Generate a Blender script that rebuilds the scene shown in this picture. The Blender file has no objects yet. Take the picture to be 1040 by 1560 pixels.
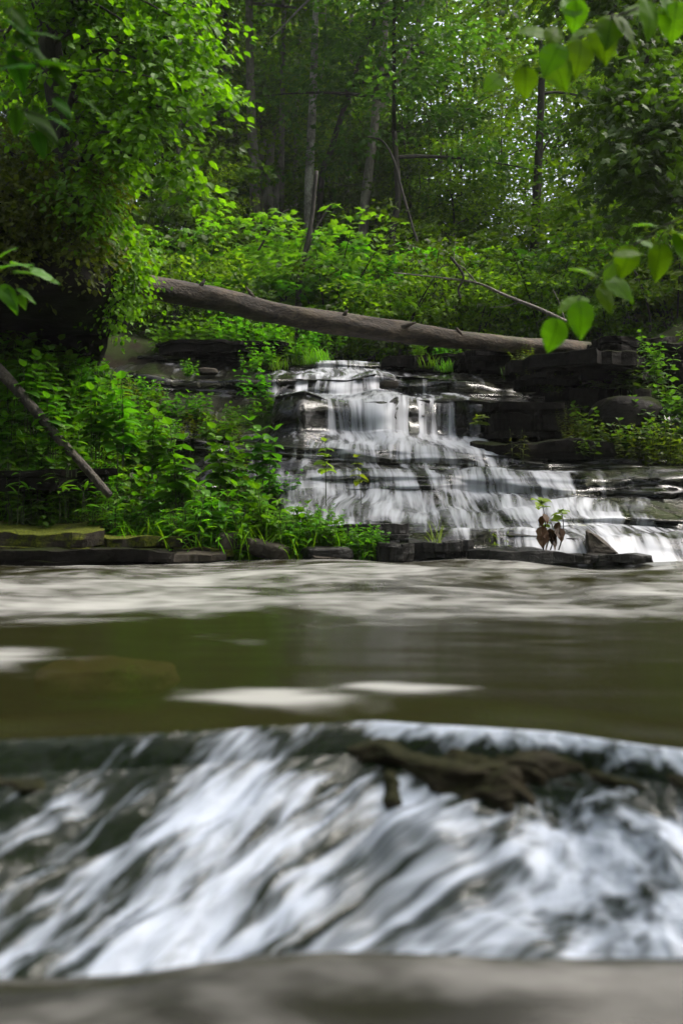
import bpy, math, random
import numpy as np
from mathutils import Vector

# ------------------------------------------------------------------ basics
F, CX, CY, CAMZ = 1516.67, 520.0, 780.0, 0.41      # lens in photo pixels, camera 0.41 m above the pool
SC = bpy.context.scene
COL = SC.collection
rng = np.random.default_rng(11)
random.seed(11)


def W(px, py, Y):
    """Point of the place seen at photo pixel (px, py) when it stands Y metres ahead."""
    return np.array([(px - CX) / F * Y, Y, CAMZ + (CY - py) / F * Y])


def wx(px, Y):
    return (px - CX) / F * Y


def hash3(ix, iy, iz, seed):
    h = (ix * 374761393 + iy * 668265263 + iz * 2147483647 + seed * 974634721) & 0xFFFFFFFF
    h = ((h ^ (h >> 13)) * 1274126177) & 0xFFFFFFFF
    h = (h ^ (h >> 16)) & 0xFFFFFF
    return h / float(0xFFFFFF)


def vnoise(x, y, z=None, seed=0):
    x, y = np.broadcast_arrays(np.asarray(x, float), np.asarray(y, float))
    z = np.zeros_like(x) if z is None else np.broadcast_to(np.asarray(z, float), x.shape)
    ix, iy, iz = (np.floor(a).astype(np.int64) for a in (x, y, z))
    fx, fy, fz = x - ix, y - iy, z - iz
    fx, fy, fz = (f * f * (3 - 2 * f) for f in (fx, fy, fz))
    r = 0
    for dx in (0, 1):
        for dy in (0, 1):
            for dz in (0, 1):
                w = (fx if dx else 1 - fx) * (fy if dy else 1 - fy) * (fz if dz else 1 - fz)
                r = r + w * hash3(ix + dx, iy + dy, iz + dz, seed)
    return r * 2 - 1


def fbm(x, y, z=None, o=4, seed=0):
    r, a, f = 0, 0.5, 1.0
    for k in range(o):
        r = r + a * vnoise(np.asarray(x) * f, np.asarray(y) * f, None if z is None else np.asarray(z) * f, seed + k * 17)
        a *= 0.5
        f *= 2.03
    return r


def sstep(a, b, x):
    t = np.clip((np.asarray(x, float) - a) / (b - a), 0, 1)
    return t * t * (3 - 2 * t)


def softplus(x, w):
    return w * np.logaddexp(0, np.asarray(x, float) / w)


# ------------------------------------------------------------------ meshes
class MB:
    def __init__(s):
        s.v, s.f, s.n = [], [], 0

    def add(s, v, f):
        v = np.asarray(v, float).reshape(-1, 3)
        f = np.asarray(f, int)
        s.v.append(v)
        if f.ndim == 2 and f.shape[1] == 4:
            f = np.concatenate([f[:, [0, 1, 2]], f[:, [0, 2, 3]]])
        s.f.append(f + s.n)
        s.n += len(v)
        return s

    def tube(s, pts, rad, seg=8, wob=0.0, cap=True):
        pts = np.asarray(pts, float)
        n = len(pts)
        rad = np.broadcast_to(np.asarray(rad, float), (n,))
        t = np.gradient(pts, axis=0)
        t /= np.linalg.norm(t, axis=1)[:, None] + 1e-9
        up = np.array([0, 0, 1.0]) if abs(t[:, 2]).mean() < 0.8 else np.array([0, 1.0, 0])
        a = np.cross(t, up)
        a /= np.linalg.norm(a, axis=1)[:, None] + 1e-9
        b = np.cross(a, t)
        th = np.linspace(0, 2 * np.pi, seg, endpoint=False)
        rr = rad[:, None] * np.ones(seg)[None]
        if wob:
            rr = rr * (1 + wob * fbm(np.cos(th)[None] * 1.3 + pts[:, 2:3] * 0.9 + pts[:, 0:1], np.sin(th)[None] * 1.3 + pts[:, 1:2] + pts[:, 0:1] * 0.9, o=3, seed=5))
        ring = pts[:, None] + rr[..., None] * (np.cos(th)[None, :, None] * a[:, None] + np.sin(th)[None, :, None] * b[:, None])
        i = np.arange(n - 1)[:, None] * seg
        j = np.arange(seg)[None]
        k = (j + 1) % seg
        f = np.stack([i + j, i + k, i + seg + k, i + seg + j], -1).reshape(-1, 4)
        v = ring.reshape(-1, 3)
        f3 = np.concatenate([f[:, [0, 1, 2]], f[:, [0, 2, 3]]])
        if cap:
            v = np.vstack([v, pts[0], pts[-1]])
            c0, c1, e = n * seg, n * seg + 1, (n - 1) * seg
            jj = np.arange(seg)
            kk = (jj + 1) % seg
            f3 = np.concatenate([f3, np.stack([kk, jj, np.full(seg, c0)], -1), np.stack([e + jj, e + kk, np.full(seg, c1)], -1)])
        return s.add(v, f3)

    def leaves(s, tmpl, pos, d, nrm, size):
        """Leaves of template tmpl at pos, pointing along d, face towards nrm."""
        tv, tf = tmpl
        pos = np.asarray(pos, float)
        n = len(pos)
        if n == 0:
            return s
        d = np.asarray(d, float) + 1e-6
        d = d / np.linalg.norm(d, axis=1)[:, None]
        nrm = np.broadcast_to(np.asarray(nrm, float), d.shape)
        x = np.cross(d, nrm)
        x /= np.linalg.norm(x, axis=1)[:, None] + 1e-9
        z = np.cross(x, d)
        sz = np.broadcast_to(np.asarray(size, float), (n,))[:, None, None]
        v = pos[:, None] + sz * (tv[None, :, 0:1] * x[:, None] + tv[None, :, 1:2] * d[:, None] + tv[None, :, 2:3] * z[:, None])
        f = tf[None] + (np.arange(n) * len(tv))[:, None, None]
        return s.add(v.reshape(-1, 3), f.reshape(-1, 3))

    def mesh(s, name, mat, smooth=True):
        return mesh_np(name, np.concatenate(s.v), np.concatenate(s.f), mat, smooth)


def mesh_np(name, v, f, mat, smooth=True, uv=None, attrs=None):
    me = bpy.data.meshes.new(name)
    f = np.asarray(f, np.int32)
    k = f.shape[1]
    me.vertices.add(len(v))
    me.vertices.foreach_set('co', np.asarray(v, np.float32).ravel())
    me.loops.add(f.size)
    me.loops.foreach_set('vertex_index', f.ravel())
    me.polygons.add(len(f))
    me.polygons.foreach_set('loop_start', np.arange(0, f.size, k, dtype=np.int32))
    me.polygons.foreach_set('use_smooth', np.full(len(f), smooth, dtype=bool))
    if uv is not None:
        l = me.uv_layers.new(name='UVMap')
        l.data.foreach_set('uv', np.asarray(uv, np.float32)[f.ravel()].ravel())
    for an, av in (attrs or {}).items():
        a = me.attributes.new(an, 'FLOAT', 'POINT')
        a.data.foreach_set('value', np.asarray(av, np.float32))
    me.materials.append(mat)
    me.update(calc_edges=True)
    me.validate()
    return me


def grid_faces(r, c):
    i = np.arange(r - 1)[:, None] * c
    j = np.arange(c - 1)[None]
    return np.stack([i + j, i + j + 1, i + c + j + 1, i + c + j], -1).reshape(-1, 4)


def tag(o, label=None, cat=None, group=None, kind=None):
    if label: o['label'] = label
    if cat: o['category'] = cat
    if group: o['group'] = group
    if kind: o['kind'] = kind
    return o


def obj(name, me, parent=None):
    o = bpy.data.objects.new(name, me)
    COL.objects.link(o)
    if parent is not None:
        o.parent = parent
    return o


def empty(name, loc=(0, 0, 0), label=None, cat=None, group=None):
    o = bpy.data.objects.new(name, None)
    o.empty_display_size = 0.1
    COL.objects.link(o)
    o.location = loc
    return tag(o, label, cat, group)


def dup(root, loc, rz=0.0, s=1.0, label=None, group=None, tilt=(0, 0)):
    r = root.copy()
    COL.objects.link(r)
    for ch in [c for c in root.children]:
        c = ch.copy()
        COL.objects.link(c)
        c.parent = r
    return put(r, loc, rz, s, label, group, tilt)


def put(r, loc, rz=0.0, s=1.0, label=None, group=None, tilt=(0, 0)):
    r.location = loc
    r.rotation_euler = (tilt[0], tilt[1], rz)
    r.scale = (s, s, s)
    if label: r['label'] = label
    if group: r['group'] = group
    return r


class Kind:
    """The first place() moves the original, later ones copy it with its parts."""
    def __init__(s, root):
        s.root, s.used = root, False

    def place(s, *a, **k):
        if not s.used:
            s.used = True
            return put(s.root, *a, **k)
        return dup(s.root, *a, **k)


# ------------------------------------------------------------------ materials
def new_mat(name):
    m = bpy.data.materials.new(name)
    m.use_nodes = True
    nt = m.node_tree
    nt.nodes.clear()
    out = nt.nodes.new('ShaderNodeOutputMaterial')
    return m, nt, out


def N(nt, t, **kw):
    n = nt.nodes.new('ShaderNode' + t)
    for k, v in kw.items():
        if k[0] == '_':
            setattr(n, k[1:], v)
        else:
            n.inputs[k.replace('_', ' ')].default_value = v
    return n


def L(nt, a, b):
    nt.links.new(a, b)


def ramp(nt, src, stops):
    r = nt.nodes.new('ShaderNodeValToRGB')
    el = r.color_ramp.elements
    while len(el) < len(stops):
        el.new(0.5)
    for e, (p, c) in zip(el, stops):
        e.position = p
        e.color = (*c, 1) if len(c) == 3 else c
    L(nt, src, r.inputs['Fac'])
    return r.outputs['Color']


def math_n(nt, op, a, b=None, clamp=False):
    n = nt.nodes.new('ShaderNodeMath')
    n.operation = op
    n.use_clamp = clamp
    for i, s in enumerate((a, b)):
        if s is None: continue
        if isinstance(s, (int, float)): n.inputs[i].default_value = s
        else: L(nt, s, n.inputs[i])
    return n.outputs[0]


def maprange(nt, src, a, b, c=0.0, d=1.0, smooth=True):
    n = nt.nodes.new('ShaderNodeMapRange')
    n.interpolation_type = 'SMOOTHSTEP' if smooth else 'LINEAR'
    for i, v in ((1, a), (2, b), (3, c), (4, d)):
        n.inputs[i].default_value = v
    L(nt, src, n.inputs[0])
    return n.outputs[0]


def leaf_mat(name, dark, light, transl=0.42, rough=0.5, hue=0.03, tcol=None, spec=0.22, veins=False):
    m, nt, out = new_mat(name)
    g = N(nt, 'NewGeometry')
    tc = N(nt, 'TexCoord')
    oi = N(nt, 'ObjectInfo')
    n = N(nt, 'TexNoise', Scale=0.9, Detail=2.0)
    L(nt, tc.outputs['Object'], n.inputs['Vector'])
    f = math_n(nt, 'ADD', math_n(nt, 'MULTIPLY', g.outputs['Random Per Island'], 0.6), math_n(nt, 'MULTIPLY', n.outputs['Fac'], 0.4))
    dark = (dark[0] * 1.3, dark[1], dark[2] * .8)
    light = (light[0] * 1.3, light[1], light[2] * .8)
    c = ramp(nt, f, [(0.1, dark), (0.85, light)])
    if veins:
        a1 = N(nt, 'Attribute'); a1.attribute_name = 'across'
        a2 = N(nt, 'Attribute'); a2.attribute_name = 'along'
        ab = math_n(nt, 'ABSOLUTE', a1.outputs['Fac'])
        mid = maprange(nt, ab, 0.006, 0.022, 1, 0)
        sv = math_n(nt, 'SINE', math_n(nt, 'MULTIPLY', math_n(nt, 'SUBTRACT', a2.outputs['Fac'], math_n(nt, 'MULTIPLY', ab, 0.75)), 52.0))
        k_ = math_n(nt, 'MAXIMUM', mid, math_n(nt, 'MULTIPLY', maprange(nt, sv, 0.86, 1.0), 0.55))
        bn = N(nt, 'TexNoise', Scale=26.0, Detail=5.0)
        L(nt, tc.outputs['Object'], bn.inputs['Vector'])
        mv = N(nt, 'MixRGB')
        L(nt, k_, mv.inputs['Fac']); L(nt, c, mv.inputs['Color1'])
        mv.inputs['Color2'].default_value = (*[min(1, x * .45) for x in dark], 1)
        mb_ = N(nt, 'MixRGB')
        L(nt, maprange(nt, bn.outputs['Fac'], .62, .74, 0, .7), mb_.inputs['Fac']); L(nt, mv.outputs[0], mb_.inputs['Color1'])
        mb_.inputs['Color2'].default_value = (.07, .075, .012, 1)
        c = mb_.outputs[0]
    hs = N(nt, 'HueSaturation')
    L(nt, c, hs.inputs['Color'])
    L(nt, math_n(nt, 'ADD', math_n(nt, 'MULTIPLY', oi.outputs['Random'], hue), 0.5 - hue / 2), hs.inputs['Hue'])
    L(nt, math_n(nt, 'ADD', math_n(nt, 'MULTIPLY', oi.outputs['Random'], 0.4), 0.8), hs.inputs['Value'])
    p = N(nt, 'BsdfPrincipled', Roughness=rough)
    p.inputs['Specular IOR Level'].default_value = spec
    L(nt, hs.outputs['Color'], p.inputs['Base Color'])
    t = N(nt, 'BsdfTranslucent')
    tm = N(nt, 'MixRGB', _blend_type='MULTIPLY', Fac=1.0)
    L(nt, hs.outputs['Color'], tm.inputs['Color1'])
    tm.inputs['Color2'].default_value = (*(tcol or (2.1, 2.3, 0.6)), 1)
    L(nt, tm.outputs['Color'], t.inputs['Color'])
    mx = N(nt, 'MixShader', Fac=transl)
    L(nt, p.outputs[0], mx.inputs[1])
    L(nt, t.outputs[0], mx.inputs[2])
    L(nt, mx.outputs[0], out.inputs['Surface'])
    return m


def bark_mat(name, a, b, scale=6.0, stretch=0.25, moss=0.0, rough=0.85, sx=1.0):
    m, nt, out = new_mat(name)
    tc = N(nt, 'TexCoord')
    mp = N(nt, 'Mapping')
    mp.inputs['Scale'].default_value = (sx, 1, stretch)
    L(nt, tc.outputs['Object'], mp.inputs['Vector'])
    n = N(nt, 'TexNoise', Scale=scale, Detail=8.0, Roughness=0.65)
    L(nt, mp.outputs[0], n.inputs['Vector'])
    n2 = N(nt, 'TexNoise', Scale=scale * 6, Detail=4.0)
    L(nt, mp.outputs[0], n2.inputs['Vector'])
    f = math_n(nt, 'ADD', math_n(nt, 'MULTIPLY', n.outputs['Fac'], 0.65), math_n(nt, 'MULTIPLY', n2.outputs['Fac'], 0.35))
    c = ramp(nt, f, [(0.36, a), (0.64, b)])
    if moss:
        g = N(nt, 'NewGeometry')
        sx = N(nt, 'SeparateXYZ')
        L(nt, g.outputs['Normal'], sx.inputs[0])
        n3 = N(nt, 'TexNoise', Scale=2.5, Detail=4.0)
        L(nt, tc.outputs['Object'], n3.inputs['Vector'])
        k = maprange(nt, math_n(nt, 'ADD', n3.outputs['Fac'], math_n(nt, 'MULTIPLY', sx.outputs['Z'], 0.15)), 0.6, 0.8, 0, moss)
        mx = N(nt, 'MixRGB')
        L(nt, k, mx.inputs['Fac'])
        L(nt, c, mx.inputs['Color1'])
        mx.inputs['Color2'].default_value = (0.045, 0.065, 0.012, 1)
        c = mx.outputs[0]
    ns = N(nt, 'TexNoise', Scale=2.2, Detail=6.0, Roughness=0.7)
    L(nt, tc.outputs['Object'], ns.inputs['Vector'])
    ms = N(nt, 'MixRGB', _blend_type='MULTIPLY', Fac=1.0)
    L(nt, c, ms.inputs['Color1'])
    L(nt, ramp(nt, ns.outputs['Fac'], [(0.38, (.30, .28, .25)), (0.62, (1.1, 1.08, 1.05))]), ms.inputs['Color2'])
    c = ms.outputs[0]
    p = N(nt, 'BsdfPrincipled', Roughness=rough)
    L(nt, c, p.inputs['Base Color'])
    bp = N(nt, 'Bump', Strength=0.9, Distance=0.05)
    L(nt, f, bp.inputs['Height'])
    L(nt, bp.outputs[0], p.inputs['Normal'])
    L(nt, p.outputs[0], out.inputs['Surface'])
    return m


def rock_mat(name, a, b, moss=0.0, mosscol=((0.02, 0.035, 0.006), (0.10, 0.12, 0.018)), wet=0.5, thr=(0.45, 0.62), layer=7.0, spec=None):
    m, nt, out = new_mat(name)
    g = N(nt, 'NewGeometry')
    mp = N(nt, 'Mapping')
    mp.inputs['Scale'].default_value = (1, 1, layer)
    L(nt, g.outputs['Position'], mp.inputs['Vector'])
    n = N(nt, 'TexNoise', Scale=1.6, Detail=9.0, Roughness=0.65)
    L(nt, mp.outputs[0], n.inputs['Vector'])
    n2 = N(nt, 'TexNoise', Scale=22.0, Detail=6.0, Roughness=0.7)
    L(nt, g.outputs['Position'], n2.inputs['Vector'])
    f = math_n(nt, 'ADD', math_n(nt, 'MULTIPLY', n.outputs['Fac'], 0.6), math_n(nt, 'MULTIPLY', n2.outputs['Fac'], 0.4))
    c = ramp(nt, f, [(0.35, a), (0.68, b)])
    wn = N(nt, 'TexNoise', Scale=3.0, Detail=5.0)
    L(nt, g.outputs['Position'], wn.inputs['Vector'])
    rough = maprange(nt, wn.outputs['Fac'], 0.35, 0.65, max(.26, 0.75 - 0.55 * wet), 0.9 - 0.45 * wet)
    if moss:
        sx = N(nt, 'SeparateXYZ')
        L(nt, g.outputs['Normal'], sx.inputs[0])
        n3 = N(nt, 'TexNoise', Scale=4.0, Detail=6.0, Roughness=0.6)
        L(nt, g.outputs['Position'], n3.inputs['Vector'])
        k = maprange(nt, math_n(nt, 'ADD', n3.outputs['Fac'], math_n(nt, 'MULTIPLY', sx.outputs['Z'], 0.22)), thr[0] + 0.1, thr[1] + 0.1, 0, moss)
        n4 = N(nt, 'TexNoise', Scale=60.0, Detail=4.0)
        L(nt, g.outputs['Position'], n4.inputs['Vector'])
        mc = ramp(nt, n4.outputs['Fac'], [(0.3, mosscol[0]), (0.7, mosscol[1])])
        mx = N(nt, 'MixRGB')
        L(nt, k, mx.inputs['Fac'])
        L(nt, c, mx.inputs['Color1'])
        L(nt, mc, mx.inputs['Color2'])
        c = mx.outputs[0]
        rough = math_n(nt, 'ADD', rough, math_n(nt, 'MULTIPLY', k, 0.5), clamp=True)
    p = N(nt, 'BsdfPrincipled')
    p.inputs['Specular IOR Level'].default_value = (0.35 + 0.2 * wet) if spec is None else spec
    L(nt, c, p.inputs['Base Color'])
    L(nt, rough, p.inputs['Roughness'])
    bp = N(nt, 'Bump', Strength=0.9, Distance=0.04)
    L(nt, f, bp.inputs['Height'])
    L(nt, bp.outputs[0], p.inputs['Normal'])
    L(nt, p.outputs[0], out.inputs['Surface'])
    return m


def water_mat(name, scale, deep, clear=0.3, rough=0.06, k=1.2, edge=(0.45, 0.75), foamcol=(0.72, 0.75, 0.78), detail=3.0, fine=None, bump=0.0, thin=False, maxfoam=1.0):
    """Stream water: 'foam' attribute says how much white water and painted sky glint there is, UV runs across / along the flow."""
    m, nt, out = new_mat(name)
    uv = N(nt, 'UVMap')
    mp = N(nt, 'Mapping')
    mp.inputs['Scale'].default_value = (scale[0], scale[1], 1)
    L(nt, uv.outputs[0], mp.inputs['Vector'])
    n = N(nt, 'TexNoise', Scale=1.0, Detail=detail, Roughness=0.55, Distortion=0.35)
    L(nt, mp.outputs[0], n.inputs['Vector'])
    f = n.outputs['Fac']
    f = maprange(nt, f, 0.28, 0.72)
    if fine:
        mp2 = N(nt, 'Mapping')
        mp2.inputs['Scale'].default_value = (fine[0], fine[1], 1)
        L(nt, uv.outputs[0], mp2.inputs['Vector'])
        n2 = N(nt, 'TexNoise', Scale=1.0, Detail=2.0, Roughness=0.5)
        L(nt, mp2.outputs[0], n2.inputs['Vector'])
        f2 = maprange(nt, n2.outputs['Fac'], 0.28, 0.72)
        f = math_n(nt, 'ADD', math_n(nt, 'MULTIPLY', f, 0.58), math_n(nt, 'MULTIPLY', f2, 0.42))
    at = N(nt, 'Attribute')
    at.attribute_name = 'foam_glint'
    v = math_n(nt, 'ADD', f, math_n(nt, 'MULTIPLY', math_n(nt, 'SUBTRACT', at.outputs['Fac'], 0.5), k))
    mask = maprange(nt, v, edge[0], edge[1], 0, maxfoam)
    p = N(nt, 'BsdfPrincipled', Roughness=rough, IOR=1.33)
    p.inputs['Base Color'].default_value = (*deep, 1)
    tr = N(nt, 'BsdfTransparent')
    tr.inputs['Color'].default_value = (0.8, 0.82, 0.7, 1)
    if thin:
        gl = N(nt, 'BsdfGlossy', Roughness=rough)
        fr = N(nt, 'Fresnel', IOR=1.33)
        w = N(nt, 'MixShader')
        L(nt, fr.outputs[0], w.inputs[0])
        L(nt, tr.outputs[0], w.inputs[1])
        L(nt, gl.outputs[0], w.inputs[2])
    else:
        w = N(nt, 'MixShader', Fac=clear)
        L(nt, p.outputs[0], w.inputs[1])
        L(nt, tr.outputs[0], w.inputs[2])
    d = N(nt, 'BsdfPrincipled', Roughness=0.5)
    d.inputs['Base Color'].default_value = (*foamcol, 1)
    t = N(nt, 'BsdfTranslucent')
    t.inputs['Color'].default_value = (*foamcol, 1)
    fm = N(nt, 'MixShader', Fac=0.3)
    L(nt, d.outputs[0], fm.inputs[1])
    L(nt, t.outputs[0], fm.inputs[2])
    mx = N(nt, 'MixShader')
    L(nt, mask, mx.inputs[0])
    L(nt, w.outputs[0], mx.inputs[1])
    L(nt, fm.outputs[0], mx.inputs[2])
    if bump:
        bp = N(nt, 'Bump', Strength=bump, Distance=0.02)
        L(nt, f, bp.inputs['Height'])
        for x in (p, d):
            L(nt, bp.outputs[0], x.inputs['Normal'])
    L(nt, mx.outputs[0], out.inputs['Surface'])
    return m


M = {}
M['leaf_canopy'] = leaf_mat('leaf_canopy', (0.032, 0.088, 0.004), (0.092, 0.205, 0.008), 0.5)
M['leaf_bright'] = leaf_mat('leaf_bright', (0.026, 0.100, 0.003), (0.075, 0.22, 0.006), 0.5)
M['leaf_maple'] = leaf_mat('leaf_maple', (0.035, 0.135, 0.008), (0.085, 0.25, 0.012), 0.45)
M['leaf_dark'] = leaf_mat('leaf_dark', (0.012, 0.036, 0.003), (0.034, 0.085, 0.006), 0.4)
M['leaf_cool'] = leaf_mat('leaf_cool', (0.020, 0.060, 0.009), (0.046, 0.118, 0.014), 0.4)
M['leaf_olive'] = leaf_mat('leaf_olive', (0.022, 0.045, 0.004), (0.07, 0.12, 0.009), 0.4)
M['leaf_herb'] = leaf_mat('leaf_herb', (0.020, 0.09, 0.004), (0.060, 0.195, 0.008), 0.4)
M['leaf_grass'] = leaf_mat('leaf_grass', (0.035, 0.13, 0.006), (0.085, 0.24, 0.010), 0.4)
M['leaf_yellow'] = leaf_mat('leaf_yellow', (0.05, 0.11, 0.010), (0.12, 0.21, 0.018), 0.4)
M['leaf_wilted'] = leaf_mat('leaf_wilted', (0.03, 0.022, 0.014), (0.09, 0.065, 0.035), 0.25)
M['stem'] = bark_mat('stem', (0.03, 0.05, 0.012), (0.06, 0.09, 0.02), 20, 0.3)
M['twig'] = bark_mat('twig', (0.015, 0.012, 0.009), (0.04, 0.033, 0.025), 12, 0.3)
M['bark_grey'] = bark_mat('bark_grey', (0.10, 0.092, 0.08), (0.34, 0.315, 0.285), 5, 0.2)
M['bark_pale'] = bark_mat('bark_pale', (0.12, 0.11, 0.095), (0.50, 0.485, 0.45), 4.5, 0.9)
M['bark_dark'] = bark_mat('bark_dark', (0.016, 0.013, 0.010), (0.055, 0.046, 0.038), 6, 0.2, moss=0.4)
M['log'] = bark_mat('log', (0.011, 0.008, 0.0055), (0.105, 0.077, 0.050), 8, 1.0, moss=0.35, sx=0.2)
M['deadwood'] = bark_mat('deadwood', (0.02, 0.016, 0.012), (0.11, 0.095, 0.078), 8, 0.6, moss=.6)
M['dead_pale'] = bark_mat('dead_pale', (0.10, 0.09, 0.075), (0.30, 0.28, 0.25), 12, 0.6)
M['rock_wet'] = rock_mat('rock_wet', (0.003, 0.003, 0.003), (0.022, 0.020, 0.017), wet=1.1, spec=.24)
M['rock_bank'] = rock_mat('rock_bank', (0.0025, 0.0022, 0.002), (0.018, 0.0155, 0.013), moss=0.75, wet=0.3, spec=0.06, thr=(0.52, 0.72), mosscol=((0.006, 0.011, 0.002), (0.026, 0.036, 0.006)))
M['rock_moss'] = rock_mat('rock_moss', (0.008, 0.0065, 0.005), (0.045, 0.037, 0.028), moss=1.0, wet=0.2, spec=0.15, thr=(0.40, 0.54), mosscol=((0.016, 0.026, 0.003), (0.11, 0.12, 0.012)))
M['rock_brown'] = rock_mat('rock_brown', (0.014, 0.012, 0.009), (0.065, 0.054, 0.042), wet=0.4, layer=3, spec=.15)
M['rock_orange'] = rock_mat('rock_orange', (0.14, 0.075, 0.03), (0.26, 0.15, 0.06), wet=0.4, layer=2)
M['ledge'] = rock_mat('ledge', (0.012, 0.010, 0.006), (0.05, 0.04, 0.022), moss=0.8, wet=0.6, spec=.12, mosscol=((0.006, 0.008, 0.003), (0.026, 0.028, 0.010)), layer=3)
M['soil'] = rock_mat('soil', (0.006, 0.0045, 0.003), (0.022, 0.016, 0.010), moss=0.5, wet=0.0, spec=0.08, layer=1, mosscol=((0.012, 0.024, 0.005), (0.035, 0.06, 0.012)))
M['falls_water'] = water_mat('falls_water', (5.0, 0.7), (0.02, 0.02, 0.018), thin=True, rough=0.12, k=1.05, edge=(0.40, 1.35), fine=(17, 0.9), foamcol=(0.58, 0.60, 0.65), bump=0.1, maxfoam=.92)
M['pool_water'] = water_mat('pool_water', (1.5, 2.2), (0.022, 0.020, 0.006), clear=0.3, rough=0.20, k=1.0, edge=(0.28, 1.65), fine=(4.5, 6), foamcol=(0.55, 0.545, 0.52), maxfoam=0.85)
M['cascade_water'] = water_mat('cascade_water', (13.0, 2.6), (0.008, 0.014, 0.006), clear=0.28, rough=0.10, k=0.9, edge=(0.40, 1.06), fine=(38, 8.5), foamcol=(0.60, 0.66, 0.79), bump=0.5, maxfoam=.9)
M['near_water'] = water_mat('near_water', (2.2, 9), (0.020, 0.019, 0.011), clear=0.1, rough=0.2, k=1.0, edge=(0.15, 1.15), fine=(7, 26), foamcol=(0.22, 0.21, 0.195), maxfoam=0.85)

# ------------------------------------------------------------------ leaf shapes
def tri(v, f):
    return np.array(v, float), np.array(f, int)


LEAF4 = tri([(0, 0, 0), (-.34, .45, .07), (0, 1, -.10), (.34, .45, .07)], [(0, 2, 1), (0, 3, 2)])
LEAFO = tri([(0, 0, 0), (0, .35, -.02), (0, .7, -.05), (0, 1, -.16),
             (-.30, .18, .06), (-.39, .45, .07), (-.20, .78, .0), (.30, .18, .06), (.39, .45, .07), (.20, .78, .0)],
            [(0, 1, 4), (1, 5, 4), (1, 2, 5), (2, 6, 5), (2, 3, 6), (0, 7, 1), (1, 7, 8), (1, 8, 2), (2, 8, 9), (2, 9, 3)])
LEAFL = tri([(0, 0, 0), (-.07, .25, .02), (.07, .25, .02), (-.085, .5, -.01), (.085, .5, -.01), (-.05, .78, -.12), (.05, .78, -.12), (0, 1, -.28)],
            [(0, 2, 1), (1, 2, 4), (1, 4, 3), (3, 4, 6), (3, 6, 5), (5, 6, 7)])
_mp = [(0, 0), (-.30, .02), (-.20, .18), (-.52, .30), (-.45, .45), (-.20, .52), (-.28, .75), (-.08, .78), (0, 1.02), (.08, .78), (.28, .75), (.20, .52), (.45, .45), (.52, .30), (.20, .18), (.30, .02)]
LEAFM = tri([(0, .35, .05)] + [(x, y, -.10 * abs(x) - (.08 if y > .8 else 0)) for x, y in _mp], [(0, 1 + (i + 1) % 16, 1 + i) for i in range(16)])


def big_leaf(aspect=0.46, heart=0.10, tooth=0.018, n=26, droop=0.22, cup=0.10, seed=0):
    """A linden-like leaf: rounded, toothed outline and pointed tip, several rows across so that it can bend."""
    r = np.random.default_rng(seed)
    v, f = [], []
    cols = 7
    rows = n
    for i in range(rows + 1):
        t = i / rows
        wv = aspect * (math.sin(math.pi * t ** 0.62)) ** 0.8 * (1 - 0.35 * t ** 4) if 0 < t < 1 else 0.0
        if t > 0.86: wv = min(wv, aspect * 0.58 * (1 - t) / 0.14 + 0.0)
        wv += (tooth if i % 2 else 0) * (0 if t in (0, 1) else 1)
        for j in range(cols):
            a = j / (cols - 1) * 2 - 1
            y = t - heart * abs(a) ** 1.5 * (1 - t) ** 3 * 1.6
            z = cup * abs(a) ** 1.3 * wv - droop * t * t + 0.012 * math.sin(t * 22) * abs(a) + 0.03 * math.sin(a * 3 + t * 4 + seed)
            v.append((a * wv, y, z))
    for i in range(rows):
        for j in range(cols - 1):
            q = i * cols + j
            f += [(q, q + 1, q + cols + 1), (q, q + cols + 1, q + cols)]
    return tri(v, f)


# ------------------------------------------------------------------ the waterfall's bedrock
def poly(pts, Y):
    a = np.array(pts, float)
    return wx(a[:, 0], Y), CAMZ + (CY - a[:, 1]) / F * Y


XS = np.arange(-4.6, 7.4, 0.027)
lips = [  # (name, Y, lip line in the photo, riser foot)
    (6, 8.62, [(-300, 838), (300, 838), (470, 833), (560, 822), (710, 810), (815, 813), (936, 824), (1040, 826), (1600, 826)], (8.36, None)),
    (5, 9.40, [(-300, 800), (300, 800), (450, 796), (560, 793), (680, 799), (865, 785), (960, 787), (1040, 794), (1600, 794)], (9.02, 19)),
    (4, 10.40, [(-300, 735), (380, 733), (435, 722), (530, 717), (700, 720), (868, 727), (890, 718), (1040, 712), (1600, 712)], (9.92, 29)),
    (3, 11.00, [(-300, 668), (300, 668), (435, 677), (529, 684), (600, 686), (690, 687), (754, 694), (800, 699), (1040, 699), (1600, 699)], (10.62, 22)),
    (2, 12.15, [(-300, 640), (235, 640), (300, 646), (380, 656), (412, 654), (420, 606), (470, 602), (508, 614), (530, 617), (590, 616), (604, 606), (698, 606), (740, 611), (860, 622), (1040, 622), (1600, 622)], (11.86, 50)),
    (1, 13.40, [(-300, 565), (230, 568), (290, 574), (404, 577), (466, 577), (530, 580), (574, 570), (657, 578), (740, 582), (860, 580), (1600, 580)], (13.2, 28)),
    (0, 14.60, [(-300, 540), (250, 541), (300, 535), (395, 538), (408, 560), (484, 553), (546, 553), (675, 557), (740, 566), (800, 552), (1600, 545)], (14.45, 13)),
]
nodesY, nodesZ, segkind = [], [], []
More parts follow.
